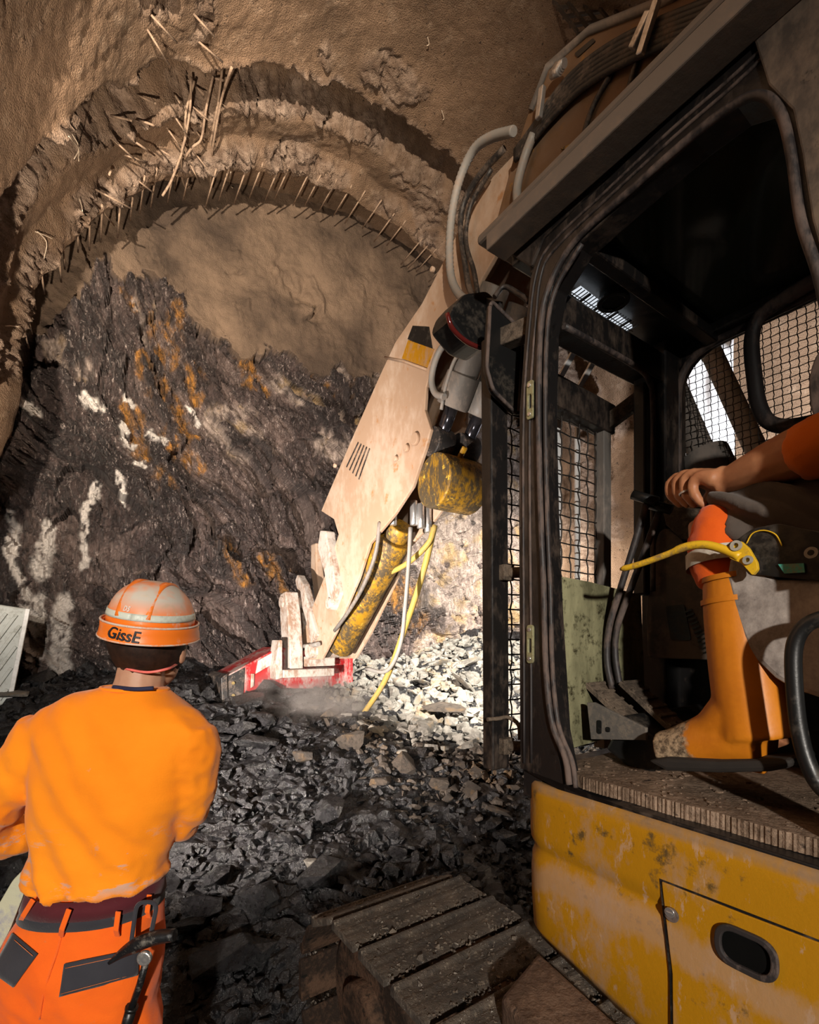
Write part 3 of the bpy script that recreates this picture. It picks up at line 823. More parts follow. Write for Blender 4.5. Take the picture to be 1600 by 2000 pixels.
b.tube(curve_pts(on_side(sl2, VS+.006), 6), .0075, 8)
xp('door_seal', b, M_RUBBER, CAB)
for y0 in (782, 1258):
    c = Lv(1038, y0, VS+.002); b = MB()
    b.ring(stadium(c, .013, .060, .010), stadium(c+Vector((0, 0, -.005)), .006, .022, .006), (-.008, 0, 0)); xp('striker_plate', b, m_dirty('zinc_plate', (.30, .29, .16), (.16, .13, .08), .4, .45, .3, 20) if y0 == 782 else bpy.data.materials['zinc_plate'], CAB, bevel=.002)
    b = MB()
    for dz in (-.045, .045): b.cyl(c+Vector((-.006, 0, dz)), c+Vector((-.012, 0, dz)), .006, 12)
    xp('bolt', b, M_STEEL, CAB)

# floor slab with crumbling dirt edge, and the sill flange below it
fl = [(1.225, -.7), (1.225, .85), (1.24, .96), (1.30, 1.03), (VR, 1.04), (VR, -.7)]
def floor_slab():
    V, n = [], 220
    x = np.linspace(-.7, 1.02, n)
    b = MB()
    poly = [Vector((1.226+.0016*math.sin(i*2.3)+.0016*random.uniform(-1, 1)+.003*math.sin(i*.13)+(.10*max(0, (u-.88)/.14)**2), u, 1.262)) for i, u in enumerate(np.linspace(-.7, 1.02, 420))]+[Vector((VR, 1.03, 1.262)), Vector((VR, -.7, 1.262))]
    b.prism(poly, (0, 0, .036)); return b
xp('cab_floor', floor_slab(), M_FLOOR, CAB)
b = MB(); b.prism([(1.250, -.7, 1.225), (1.250, .88, 1.225), (1.32, 1.02, 1.225), (VR, 1.05, 1.225), (VR, -.7, 1.225)], (0, 0, .026)); xp('floor_flange', b, M_BLACK_P, CAB, bevel=.006)
# clods on the floor
b = MB()
for i in range(170):
    v, u = random.uniform(1.24, 1.56), random.uniform(.35, 1.0); q = random.uniform(.006, .026)*random.uniform(.5, 1)
    rv, rf = ROCK_NP[i % 14]; R_ = Euler((0, 0, random.uniform(0, 6.3))).to_matrix()
    b.add([Vector((v, u, 1.299))+R_@Vector((t[0], t[1], t[2]*.8))*q for t in rv.tolist()], rf.tolist())
xp('dirt_clods', b, M_FLOOR, CAB, kind='stuff')

# front frame of the cab: corner post, header, lower windscreen
b = MB()
b.bar((VR-.03, UFR+.0, 1.25), (VR-.03, UFR+.0, ZC+.05), .16, .10, (0, 1, 0))
b.bar((1.86, UFR+.01, 1.87), (1.86, UFR+.01, 2.72), .07, .05, (0, 1, 0))
b.bar((VS+.05, UFR, 2.76), (VR, UFR, 2.76), .09, .11)
b.bar((VS+.02, UFR, 1.24), (VR, UFR, 1.24), .08, .10)
b.prism([(1.80, UFR-.03, 2.72), (1.86, UFR-.03, 2.72), (1.86, UFR-.03, 2.62), (1.845, UFR-.03, 2.67)], (0, .06, 0))
xp('front_frame', b, M_DARK, CAB, bevel=.012)
b = MB(); b.tube(curve_pts([(1.826, UFR-.045, 1.88), (1.826, UFR-.045, 2.2), (1.826, UFR-.045, 2.58), (1.80, UFR-.045, 2.67), (1.7, UFR-.045, 2.70), (1.3, UFR-.045, 2.70)], 6), .010, 8); xp('windscreen_seal', b, M_RUBBER, CAB)
b = MB(); b.prism([Lu(1052, 1118, UFR-.005), Lu(1150, 1136, UFR-.005), Lu(1252, 1162, UFR-.005), Lu(1262, 1420, UFR-.005), Lu(1052, 1480, UFR-.005)], (0, .012, 0)); xp('lower_windscreen', b, M_GREEN, CAB)
# roof: ceiling panel, cross bar, tinted hatch glass, roof edge band
b = MB(); b.box((1.62, .98, ZC+.03), (.82, .20, .05)); b.box((1.62, .2, ZC+.09), (.84, 1.9, .04)); b.box((VR-.02, .1, ZC+.02), (.06, 1.6, .08)); xp('ceiling_panel', b, M_BLACK_P, CAB, bevel=.008)
b = MB(); b.bar((1.25, .885, ZC-.02), (VR-.01, .885, ZC-.02), .045, .04); xp('ceiling_bar', b, M_DARK, CAB, bevel=.006)
b = MB(); b.box((1.60, .16, ZC+.02), (.76, 1.40, .008)); xp('roof_hatch_glass', b, M_TINT, CAB)
b = MB(); c = Vector((1.50, .97, ZC-.0)); b.cyl(c, c+Vector((0, 0, -.03)), .045, 20); b.disc_ring(c+Vector((0, 0, -.035)), (0, 0, 1), .052, .036, .012); xp('dome_lamp', b, M_BLACK_P, CAB, bevel=.003)
b = MB(); b.bar(Lv(968, 486, 1.135), Lv(1640, -140, 1.135), .085, .050); xp('roof_edge', b, M_ROOF, CAB, bevel=.004)
b = MB(); b.prism([(1.13, 1.24, 3.03), (VR+.02, 1.24, 3.03), (VR+.02, -.8, 3.06), (1.13, -.8, 3.06)], (0, 0, .03)); xp('roof', b, M_ROOF, CAB, bevel=.01)
b = MB(); b.prism(on_side([(1036, 520), (1062, 466), (1300, 234), (1520, 25), (1640, -100), (1600, -110), (1470, 5), (1000, 440), (985, 492)], VS+.012), (.05, 0, 0)); xp('roof_side', b, M_DARK, CAB, bevel=.006)
# grey-brown rear post above the door opening
M_POST = m_dirty('brown_post_paint', (.07, .056, .046), (.17, .125, .09), .5, .6, 0, 3, (1, 1, .6), .08, 60, .3, (.012, .010, .010))
b = MB(); b.prism(on_side([(1500, -30), (1470, 70), (1500, 165), (1548, 215), (1566, 300), (1586, 430), (1625, 570), (1760, 700), (1760, -200), (1560, -120)], VS-.006), (.012, 0, 0)); xp('rear_post_cover', b, M_POST, CAB, bevel=.004)
# added glow strip and bars in place of a mesh reflection above the windscreen
k = NT('reflection_glow'); k.set('Base Color', (.9, .95, 1)); k.set('Emission Color', (.85, .92, 1)); k.set('Emission Strength', .75); M_GLOW = k.m
b = MB(); b.bar((1.372, 1.022, ZC-.012), (1.70, 1.040, ZC-.012), .034, .010); xp('glow_strip', b, M_GLOW, CAB)
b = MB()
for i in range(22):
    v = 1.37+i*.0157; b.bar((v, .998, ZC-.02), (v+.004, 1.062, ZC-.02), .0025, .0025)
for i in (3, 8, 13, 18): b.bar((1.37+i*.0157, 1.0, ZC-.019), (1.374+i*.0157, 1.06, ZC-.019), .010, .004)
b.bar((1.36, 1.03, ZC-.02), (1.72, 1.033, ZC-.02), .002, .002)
xp('glow_strip_bars', b, M_DARK, CAB)

# right wall of the cab: window frame, sliding pane frame, outside mesh guard
wi = [Lv(*p, VR) for p in ((1312, 1010), (1308, 900), (1311, 790), (1325, 735), (1352, 700), (1450, 642), (1600, 552))]
zt, zb_ = 2.83, 2.10
win_i = rounded([(VR, 1.02, zb_), (VR, 1.02, zt), (VR, -.5, zt+.03), (VR, -.5, zb_)], [.03, .16, .05, .05], 6)
win_o = rounded([(VR, 1.12, 1.2), (VR, 1.12, zt+.10), (VR, -.8, zt+.13), (VR, -.8, 1.2)], [.01]*4, 6)
b = MB(); b.ring(win_o, win_i, (.05, 0, 0)); xp('right_wall', b, M_DARK, CAB, bevel=.005)
b = MB(); b.tube(win_i+[win_i[0]], .016, 8); xp('right_window_seal', b, M_RUBBER, CAB)
sp = [(1640, 520), (1560, 566), (1502, 604), (1478, 628), (1468, 670), (1474, 740), (1482, 790), (1502, 824), (1545, 832), (1640, 812)]
b = MB(); b.tube(curve_pts([Lv(x, y, VR-.05) for x, y in sp], 5), .024, 10); xp('sliding_window_frame', b, M_RUBBER, CAB)
def wire_mesh(org, ax, ay, nx, ny, cx, cy, r, crimp, axn):
    """crimped wire screen: wires along both directions weaving past each other"""
    b = MB(); org, ax, ay, axn = (Vector(q) for q in (org, ax, ay, axn))
    for i in range(nx+1):
        pts = [org+ax*(i*cx)+ay*(j*cy*.5)+axn*(crimp*(1 if (i+j//2) % 2 else -1) if j % 2 == 0 else 0)+ax*(crimp*.6*(1 if j % 2 else -1)) for j in range(2*ny+1)]
        b.tube(pts, r, 5, False)
    for j in range(ny+1):
        pts = [org+ay*(j*cy)+ax*(i*cx*.5)-axn*(crimp*(1 if (j+i//2) % 2 else -1) if i % 2 == 0 else 0) for i in range(2*nx+1)]
        b.tube(pts, r, 5, False)
    return b
xp('right_guard_mesh', wire_mesh((VR+.07, 1.06, 2.06), (0, -1, -.02), (0, .04, 1), 58, 30, .0262, .0285, .0017, .0024, (1, 0, 0)), M_WIRE, CAB)

# front guard: posts, top bar, mesh, brackets
UG = 1.25
b = MB()
pL, pB = Lu(968, 640, UG), Lu(970, 1500, UG)
b.bar((1.232, UG, 1.245), (1.222, UG, 2.74), .082, .05, (0, 1, 0))
xp('guard_post', b, M_DARK, CAB, bevel=.006)
b = MB(); b.bar((1.855, UG, 1.24), (1.855, UG, 2.66), .052, .05, (0, 1, 0)); xp('guard_post', b, M_GREYP, CAB, bevel=.004)
b = MB(); b.bar((1.19, UG, 2.665), (1.90, UG, 2.625), .07, .125); xp('guard_top_bar', b, M_DARK, CAB, bevel=.008)
b = MB(); b.bar((1.86, UG, 2.60), (1.93, UFR+.06, 2.69), .045, .06); xp('guard_brace', b, M_MUD, CAB, bevel=.004); b = MB(); b.bar((1.20, UG, 2.72), (1.25, UFR+.03, 2.72), .05, .06); xp('guard_brace', b, M_MUD, CAB, bevel=.004)
xp('front_guard_mesh', wire_mesh((1.262, UG+.01, 1.26), (1, 0, 0), (0, 0, 1), 10, 25, .056, .0545, .0030, .004, (0, 1, 0)), M_WIRE, CAB)
for v in (1.545, 1.678, 1.808):
    b = MB(); b.bar((v, 1.34, 1.3), (v, 1.34, 2.78), .026, .012, (0, 1, 0)); b.bar((v, 1.34, 2.775), (v+.035, 1.20, 2.98), .026, .012, (0, 1, 0)); xp('guard_bar', b, M_BAR, CAB, bevel=.002)
b = MB(); b.bar((1.895, UG+.01, 1.25), (1.895, UG+.01, 2.56), .008, .03, (0, 1, 0)); b.box((1.935, UG+.03, 2.25), (.018, .02, .42)); xp('guard_edge_strip', b, M_BAR, CAB)
for y0 in (1120, 1455):
    c = Lu(985, y0, UG-.02); b = MB()
    b.box(c+Vector((-.005, 0, 0)), (.05, .06, .055)); b.cyl(c+Vector((0, -.02, 0)), c+Vector((.045, -.08, 0)), .019, 16); xp('guard_hinge', b, M_MUD, CAB, bevel=.004)
c = Lu(965, 1403, UG-.03); b = MB(); b.tube(curve_pts([c+Vector((-.035, -.005, 0)), c+Vector((.01, -.012, 0)), c+Vector((.055, -.01, 0)), c+Vector((.065, -.05, -.02)), c+Vector((.063, -.06, -.07))], 5), .007, 8); xp('guard_hook', b, M_MUD, CAB)

# mirror and work lamp on the guard post
b = MB(); mp = rounded([Lu(x, y, 1.19) for x, y in ((958, 588), (1012, 640), (1020, 668), (1012, 812), (962, 762), (950, 720))], .02, 4); b.prism(mp, (0, .022, 0)); xp('mirror', b, M_BLACK_P, CAB, bevel=.006)
b = MB(); b.tube([p+Vector((0, -.002, 0)) for p in mp]+[mp[0]], .007, 6); xp('mirror_rim', b, M_RUBBER, CAB)
b = MB(); b.tube(curve_pts([Lu(966, 580, 1.22), Lu(985, 560, 1.20), Lu(1015, 575, 1.15), Lu(1035, 590, 1.08)], 5), .009, 8); xp('mirror_arm', b, M_DARK, CAB)
b = MB(); lp = rounded([Lu(x, y, 1.36) for x, y in ((876, 622), (884, 598), (908, 572), (952, 566), (976, 590), (972, 640), (948, 682), (912, 668))], .02, 3); b.prism(lp, (0, .11, 0)); xp('work_lamp', b, M_BLACK_P, CAB, bevel=.012)
k = NT('red_lamp_lens'); k.set('Base Color', (.10, .012, .010)); k.set('Roughness', .12); M_LENS = k.m
b = MB(); b.tube(curve_pts([Lu(x, y, 1.355) for x, y in ((873, 612), (884, 642), (912, 668), (944, 682))], 4), .009, 8); xp('lamp_lens', b, M_LENS, CAB)
b = MB(); b.bar(Lu(950, 640, 1.38), Lu(965, 690, 1.27), .03, .04); b.bar(Lu(950, 590, 1.40), Lu(972, 600, 1.27), .035, .035); xp('lamp_bracket', b, M_DARK, CAB, bevel=.003)

# ---- inside the cab
b = MB(); b.prism(rounded([Lv(x, y, 1.86) for x, y in ((1285, 1040), (1300, 1030), (1330, 1050), (1350, 1085), (1385, 1130), (1420, 1290), (1265, 1285), (1262, 1200), (1272, 1100))], .02, 3), (.12, 0, 0)); CON = xp('right_console', b, M_PLASTIC, CAB, bevel=.01)
b = MB()
for i in range(11):
    a = Lv(1338+i*3.6, 1196+i*8, 1.853); b.bar(a, Lv(1352+i*3.9, 1190+i*8, 1.853), .006, .004, (1, 0, 0))
xp('air_vent', b, M_BLACK_P, CAB)
b = MB(); b.prism(rounded([Lv(x, y, 1.855) for x, y in ((1300, 1184), (1336, 1180), (1350, 1250), (1310, 1250))], .01, 3), (.004, 0, 0)); xp('console_pocket', b, M_BLACK_P, CAB)
b = MB(); b.prism([Lv(x, y, 1.80) for x, y in ((1292, 985), (1310, 960), (1372, 1005), (1378, 1060), (1330, 1052), (1300, 1025))], (.08, 0, 0)); xp('bracket_plate', b, M_MUD, CAB, bevel=.004)
b = MB(); b.box((1.72, .86, 1.36), (.55, .16, .14), Matrix.Rotation(.5, 3, 'X')); xp('pedal_housing', b, M_BLACK_P, CAB, bevel=.01)
# two travel levers with pedals
for pth, g in (([(1262, 985), (1240, 1060), (1212, 1150), (1190, 1225), (1186, 1290), (1196, 1345)], ((1236, 966), (1284, 980))), ([(1288, 1000), (1262, 1070), (1232, 1150), (1206, 1225), (1202, 1280), (1212, 1345)], ((1270, 985), (1312, 996)))):
    vv = 1.56 if pth[0][0] == 1262 else 1.60
    b = MB(); b.tube(curve_pts([Lv(x, y, vv) for x, y in pth], 5), .0115, 10); lv = xp('travel_lever', b, M_RUBBER, CAB)
    b = MB(); b.tube([Lv(*g[0], vv-.02), Lv(*g[1], vv+.0)], .016, 10); xp('lever_grip', b, M_BLACK_P, CAB)
for i, (x0, y0) in enumerate(((1195, 1375), (1262, 1372))):
    b = MB(); a = Lv(x0-36, y0-40, 1.52+.06*i); c = Lv(x0+70, y0+58, 1.52+.06*i)
    b.bar(a, c, .10, .016)
    for j in range(6):
        q = a.lerp(c, (j+.5)/6)+Vector((0, 0, .012)); b.box(q, (.095, .012, .012), Matrix.Rotation(.6, 3, 'X'))
    xp('foot_pedal', b, M_MUD, CAB, bevel=.002)
b = MB(); b.prism([Lv(x, y, 1.40) for x, y in ((1146, 1372), (1160, 1372), (1262, 1422), (1262, 1446), (1154, 1444))], (.012, 0, 0)); xp('pedal_bracket', b, m_dirty('bracket_grey', (.10, .09, .08), (.16, .13, .10), .5, .6, 0, 12), CAB, bevel=.002)
b = MB(); c = Lv(1170, 1420, 1.397); b.prism(stadium(c, .008, .022, .008), (.004, 0, 0)); c = Lv(1187, 1425, 1.397); b.prism(stadium(c, .007, .008, .006), (.004, 0, 0)); xp('bracket_hole', b, M_BLACK_P, CAB)
# seat and left console with the yellow safety lever
b = MB(); b.box((1.62, .02, 1.62), (.50, .55, .16)); b.box((1.62, -.28, 2.10), (.48, .16, .80)); b.box((1.62, -.05, 1.42), (.40, .50, .26)); SEAT = xp('seat', b, M_BLACK_P, CAB, bevel=.04, seg=3)
b = MB(); hp = rounded([Lv(x, y, 1.52) for x, y in ((1640, 640), (1592, 690), (1578, 740), (1582, 800), (1606, 850), (1660, 850))], .03, 3); b.prism(hp, (.28, 0, 0)); xp('headrest', b, M_RUBBER, CAB, bevel=.02)
cs = [(1424, 1085), (1417, 1130), (1428, 1190), (1448, 1245), (1476, 1290), (1512, 1325), (1545, 1345), (1620, 1370), (1660, 1370), (1660, 1130), (1520, 1130), (1490, 1112), (1450, 1092)]
b = MB(); b.prism([Lv(x, y, 1.30) for x, y in cs], (.10, 0, 0)); LC = xp('left_console', b, M_MOTTLE, CAB, bevel=.012)
b = MB(); b.prism(rounded([Lv(x, y, 1.29) for x, y in ((1430, 1060), (1470, 1032), (1520, 1022), (1660, 1050), (1660, 1140), (1525, 1128), (1470, 1120), (1450, 1090))], .008, 3), (.10, 0, 0)); xp('console_top', b, M_BLACK_P, CAB, bevel=.006)
b = MB(); b.tube(curve_pts([Lv(x, y, 1.262) for x, y in ((1212, 1112), (1250, 1102), (1300, 1084), (1340, 1068), (1375, 1064), (1410, 1072), (1446, 1088))], 5), [.004]+[.0085]*12+[.0105]*19, 10); LEV = xp('safety_lever', b, M_SAFETY, CAB)
b = MB(); b.prism(rounded([Lv(x, y, 1.258) for x, y in ((1424, 1072), (1446, 1056), (1462, 1070), (1478, 1098), (1480, 1112), (1470, 1124), (1448, 1100), (1424, 1090))], .004, 3), (.012, 0, 0)); xp('lever_plate', b, M_SAFETY, CAB, bevel=.002)
M_WASH = m_plain('worn_grommet', (.34, .32, .27), .5)
for x, y, r in ((1439, 1066, .012), (1462, 1094, .010), (1586, 1080, .012)):
    b = MB(); b.disc_ring(Lv(x, y, 1.256), (1, 0, 0), r, r*.5, -.006, 20); xp('grommet', b, M_WASH, CAB)
b = MB(); b.prism([Lv(x, y, 1.284) for x, y in ((1520, 1102), (1570, 1100), (1572, 1118), (1532, 1120))], (.006, 0, 0)); xp('switch_label', b, m_dirty('teal_tag', (.06, .33, .26), (.20, .22, .16), .4, .5, 0, 30), CAB)
b = MB(); b.tube(curve_pts([Lv(x, y, 1.286) for x, y in ((1458, 1062), (1470, 1042), (1492, 1036), (1515, 1044), (1528, 1066))], 6), .0016, 6); xp('yellow_wire', b, M_SAFETY, CAB)
b = MB(); b.tube(curve_pts([Lv(x, y, 1.21) for x, y in ((1680, 1196), (1612, 1206), (1572, 1224), (1552, 1262), (1551, 1330), (1560, 1420), (1578, 1490), (1606, 1540), (1660, 1580))], 6), .0155, 12); xp('grab_rail', b, M_BLACK_P, CAB)
# control stick below the hand
b = MB(); b.tube(curve_pts([Lv(x, y, 1.60) for x, y in ((1352, 985), (1392, 985), (1440, 972), (1500, 975))], 4), [.012]*4+[.02]*5+[.024]*4, 10); b.tube([Lv(1398, 985, 1.60), Lv(1402, 1080, 1.62)], [.02, .035], 10); xp('control_stick', b, M_BLACK_P, CAB)

# ---- boom, stick, links, bucket
VB, WB = 2.25, .50
bo_up = [(-.25, 1.95), (-.35, 2.6), (-.20, 3.3), (.25, 4.05)]
P = lambda x, y, v=VB: Lv(x, y, v)
up = [P(1440, -70), P(1280, 4), P(1150, 54), P(1066, 128), P(1032, 215), P(1004, 300)]
boom_poly = [Vector((VB, a, z)) for a, z in bo_up]+up+[Vector((VB, 2.32, 4.32)), Vector((VB, 2.10, 4.10)), Vector((VB, 1.75, 3.98)), Vector((VB, 1.20, 3.66)), Vector((VB, .64, 3.1)), Vector((VB, .38, 2.55)), Vector((VB, .20, 1.95)), Vector((VB, .0, 1.80))]
b = MB(); b.prism(boom_poly, (WB, 0, 0)); BOOM = xp('boom', b, M_BOOM, bevel=.015)
b = MB(); b.prism([P(x, y, VB-.012) for x, y in ((1095, 290), (1150, 262), (1262, 186), (1285, 205), (1150, 300))], (.012, 0, 0)); xp('boom_side_patch', b, M_YWORN, BOOM)
b = MB(); b.prism(rounded([P(x, y, VB-.006) for x, y in ((1122, 104), (1158, 74), (1163, 80), (1128, 112))], .01, 3), (.008, 0, 0)); xp('boom_slot', b, M_BLACK_P, BOOM)
# rim plates welded along the boom edge
b = MB(); b.tube([P(x, y, VB-.004) for x, y in ((1440, -64), (1280, 10), (1152, 60), (1070, 131), (1038, 216))], .022, 6); xp('boom_rim', b, M_GREYP, BOOM)
# cylinders that raise the boom, right of the cab
for v in (2.14, 2.86):
    b = MB(); b.cyl((v, .62, 1.5), (v, .98, 2.45), .095, 20); b.cyl((v, .98, 2.45), (v, 1.30, 3.35), .05, 16); xp('lift_cylinder', b, M_GREYP, bevel=.004)
b = MB(); b.box((2.235, .28, 2.15), (.04, .10, .4)); xp('boom_bracket', b, M_BOOM, BOOM)

VK, WK = 2.30, .46
st = [(1012, 292), (962, 345), (905, 430), (868, 506), (824, 592), (772, 668), (740, 737), (690, 850), (642, 962), (627, 998), (652, 1014), (661, 1044), (640, 1110), (612, 1180), (588, 1248), (596, 1288), (628, 1288), (655, 1236), (700, 1130), (722, 1062), (770, 1005), (806, 950), (832, 872), (841, 838), (829, 800), (832, 755), (850, 700), (882, 640), (932, 560), (978, 480), (1014, 400), (1030, 330)]
stk = [Lv(x, y, VK) for x, y in st]
b = MB(); b.prism(stk, (.035, 0, 0)); b.prism([p+Vector((WK-.035, 0, 0)) for p in stk], (.035, 0, 0))
for i in list(range(0, 9))+[11, 12, 13]:
    a, c = stk[i]+Vector((.03, 0, 0)), stk[i+1]+Vector((.03, 0, 0)); n_ = Vector((0, -(c-a).z, (c-a).y)).normalized()*-.03
    cen = Lv(760, 800, VK); 
    if (cen-a).dot(n_) < 0: n_ = -n_
    b.prism([a, c, c+n_, a+n_], (WK-.06, 0, 0))
STICK = xp('stick', b, M_ARM, bevel=.008)
def on_stick(pts, o=.003): return [Lv(x, y, VK-o) for x, y in pts]
b = MB(); b.prism(on_stick([(806, 636), (838, 638), (845, 682), (828, 676), (796, 662)], .004), (.006, 0, 0)); xp('inspection_hole', b, M_BLACK_P, STICK)
b = MB(); b.prism(on_stick([(797, 664), (848, 682), (834, 718), (785, 700)], .005), (.006, 0, 0)); xp('yellow_patch', b, M_YELLOW, STICK)
b = MB()
for i in range(5): b.bar(Lv(700+i*5.5, 864+i*3, VK-.004), Lv(677+i*6, 912+i*6, VK-.004), .014, .008, (1, 0, 0))
xp('vent_slots', b, M_HOSE, STICK)
for x, y, r in ((814, 858, .05), (797, 876, .03), (776, 896, .022), (657, 910, .022), (848, 528, .02)):
    c = Lv(x, y, VK); b = MB(); b.cyl(c, c+Vector((-.03, 0, 0)), r, 18); xp('pin_boss', b, M_ARM, STICK, bevel=.006)
# raised weld seam across the stick
b = MB(); b.tube(on_stick([(752, 698), (790, 706), (834, 722)]), .010, 6); xp('weld_seam', b, M_ARM, STICK)
# twin cylinders with dark rods inside the open side of the stick
for v, top, mid, end in ((2.42, (968, 560), (884, 792), (858, 866)), (2.64, (1020, 600), (936, 810), (908, 878))):
    a, m_, e = Lv(*top, v), Lv(*mid, v), Lv(*end, v)
    b = MB(); b.cyl(a, m_, .105, 22); b.cyl(m_-(m_-a).normalized()*.22, m_+(m_-a).normalized()*.01, .125, 22); CY = xp('stick_cylinder', b, M_GREYP, bevel=.006)
    b = MB(); b.cyl(m_, e, .052, 18); xp('piston_rod', b, M_CHROME, CY)
    b = MB(); b.cyl(e+Vector((-.085, 0, 0)), e+Vector((.085, 0, 0)), .115, 24); xp('rod_eye', b, M_HOSE, CY, bevel=.01)
c = Lv(846, 938, 2.33); b = MB(); b.cyl(c, c+Vector((.40, 0, 0)), .215, 28); b.bar(Lv(893, 880, 2.5)+Vector((0, -.1, 0)), Lv(845, 975, 2.5)+Vector((0, -.1, 0)), .05, .03, (0, -1, .4)); xp('yellow_drum', b, M_YWORN, STICK, bevel=.02)
a, e = Lv(772, 1050, 2.52), Lv(664, 1262, 2.52)
b = MB(); b.cyl(a, e, .17, 24, .165); b.cyl(a, a+(a-e).normalized()*.14, .12, 20); xp('tool_cylinder', b, M_YWORN, STICK, bevel=.012)
# hoses along the boom and down the stick
def hose(name, pts, r, m, v, parent, n=5): 
    b = MB(); b.tube(curve_pts([Lv(q[0], q[1], q[2] if len(q) > 2 else v) for q in pts], n), r, 8); return xp(name, b, m, parent)
for i in range(6):
    o = i*8.5
    hose('boom_hose', [(1480, -40+o*1.3), (1380, 4+o*1.25), (1290, 40+o*1.2), (1200, 84+o*1.15), (1130, 134+o*1.05), (1078, 192+o*.9), (1040, 250+o*.6), (1006, 296+o*.4)], .016, M_HOSE, VB-.04, BOOM)
b = MB(); pts = curve_pts([Lv(x, y, VB-.06) for x, y in ((1004, 256), (960, 268), (926, 292), (900, 345), (884, 410), (878, 480), (881, 540), (896, 574), (915, 590))], 14)
b.tube(pts, [.030 if i % 2 else .026 for i in range(len(pts))], 10); xp('corrugated_hose', b, M_HOSEG, STICK)
hose('stick_hose', [(985, 290), (935, 345), (905, 400), (900, 450), (908, 510), (916, 560), (930, 590)], .020, M_HOSE, VB-.02, STICK)
hose('stick_hose', [(960, 330), (920, 400), (910, 470), (926, 530), (934, 580)], .016, M_HOSE, VB-.02, STICK)
hose('boom_hose', [(1042, 262), (1024, 310), (1010, 370), (1014, 430), (1020, 470)], .026, M_HOSEG, VB-.05, BOOM)
hose('boom_hose', [(1196, 140), (1160, 205), (1142, 260), (1138, 310)], .014, M_HOSE, VB-.02, BOOM)
hose('boom_hose', [(1250, 104), (1232, 160), (1224, 205), (1234, 235)], .014, M_HOSE, VB-.02, BOOM)
for (x0, y0), (x1, y1) in (((1284, 0), (1250, 108)), ((1268, 22), (1234, 96)), ((1060, 170), (1052, 232))):
    b = MB(); b.bar(Lv(x0, y0, VB-.085), Lv(x1, y1, VB-.085), .035, .03, (1, 0, 0)); xp('hose_clamp', b, M_STEEL, BOOM, bevel=.006)
b = MB()
for i in range(4): b.cyl(Lv(1078+i*3, 146-i*5, VB-.07), Lv(1094+i*3, 138-i*5, VB-.07), .022, 10)
xp('hose_fitting', b, M_STEEL, BOOM)
hose('grey_pipe', [(905, 660), (870, 672), (852, 700), (843, 740), (850, 768), (868, 775)], .024, M_HOSEG, VK-.03, STICK)
hose('grey_pipe', [(918, 672), (890, 700), (872, 750), (862, 800)], .014, M_HOSEG, VK-.01, STICK)
hose('silver_hose', [(742, 1020), (734, 1080), (712, 1140), (684, 1190), (654, 1232)], .020, M_GREYP, 2.30, STICK)
hose('silver_hose', [(802, 1030, 2.5), (799, 1090, 2.5), (792, 1180, 2.5), (782, 1260, 2.5), (756, 1310, 2.5), (716, 1306, 2.5)], .020, M_HOSEG, 2.5, STICK)
M_YHOSE = m_dirty('yellow_hose_cover', (.42, .29, .06), (.30, .22, .1), .4, .6, 0, 12)
hose('yellow_hose', [(848, 1030, 2.72), (826, 1120, 2.72), (790, 1230, 2.72), (752, 1330, 2.72), (700, 1408, 2.72)], .030, M_YHOSE, 2.72, STICK)
hose('yellow_hose', [(850, 1026, 2.72), (836, 1062, 2.68), (790, 1104, 2.6), (728, 1132, 2.5)], .026, M_YHOSE, 2.72, STICK)
hose('grey_pipe', [(530, 1242), (560, 1254), (590, 1262), (622, 1258)], .026, M_HOSEG, 2.24, STICK)
for x, y, v in ((768, 1000, 2.4), (808, 1000, 2.55), (822, 1006, 2.6), (836, 1014, 2.68)):
    b = MB(); b.cyl(Lv(x, y-22, v), Lv(x, y+26, v), .034, 12); xp('hose_fitting', b, M_STEEL, STICK, bevel=.004)
# tipping links beside the stick tip
def link_bar(name, pts, ws, v, th, mat=M_LINK):
    """plate whose outline follows a centre line with given half widths"""
    C = [Lv(x, y, v) for x, y in pts]; Lh, Rh = [], []
    for i, p in enumerate(C):
        d = (C[min(i+1, len(C)-1)]-C[max(i-1, 0)]).normalized(); n_ = Vector((0, -d.z, d.y))
        Lh.append(p+n_*ws[i]); Rh.append(p-n_*ws[i])
    b = MB(); b.prism(Lh+Rh[::-1], (th, 0, 0)); return xp(name, b, mat, STICK, bevel=.015)
link_bar('rocker_link', [(630, 1036), (628, 1060), (640, 1110), (648, 1160), (640, 1186)], [.07, .12, .10, .11, .06], 2.22, .12)
link_bar('rocker_link', [(612, 1062), (612, 1110), (622, 1190)], [.08, .09, .07], 2.60, .10, M_ARM)
link_bar('push_link', [(578, 1128), (586, 1150), (600, 1200), (612, 1250)], [.05, .09, .08, .10], 2.26, .10)
link_bar('push_link', [(568, 1162), (578, 1205), (588, 1262)], [.08, .08, .08], 2.40, .10)
link_bar('hitch_plate', [(552, 1158), (554, 1200), (558, 1260), (560, 1322)], [.09, .13, .13, .11], 2.05, .16)
for x, y, v, L_, r in ((548, 1176, 2.03, .36, .07), (640, 1178, 2.2, .5, .06), (600, 1272, 2.2, .62, .08)):
    b = MB(); c = Lv(x, y, v); b.cyl(c, c+Vector((L_, 0, 0)), r, 18); xp('link_pin', b, M_LINK, STICK, bevel=.006)
UT = 5.75
BK = MB(); BK.prism([Lu(x, y, UT-.25) for x, y in ((438, 1322), (545, 1264), (690, 1284), (690, 1345), (545, 1345), (440, 1396))], (0, .55, 0)); BUCKET = xp('bucket', BK, M_RED, bevel=.012)
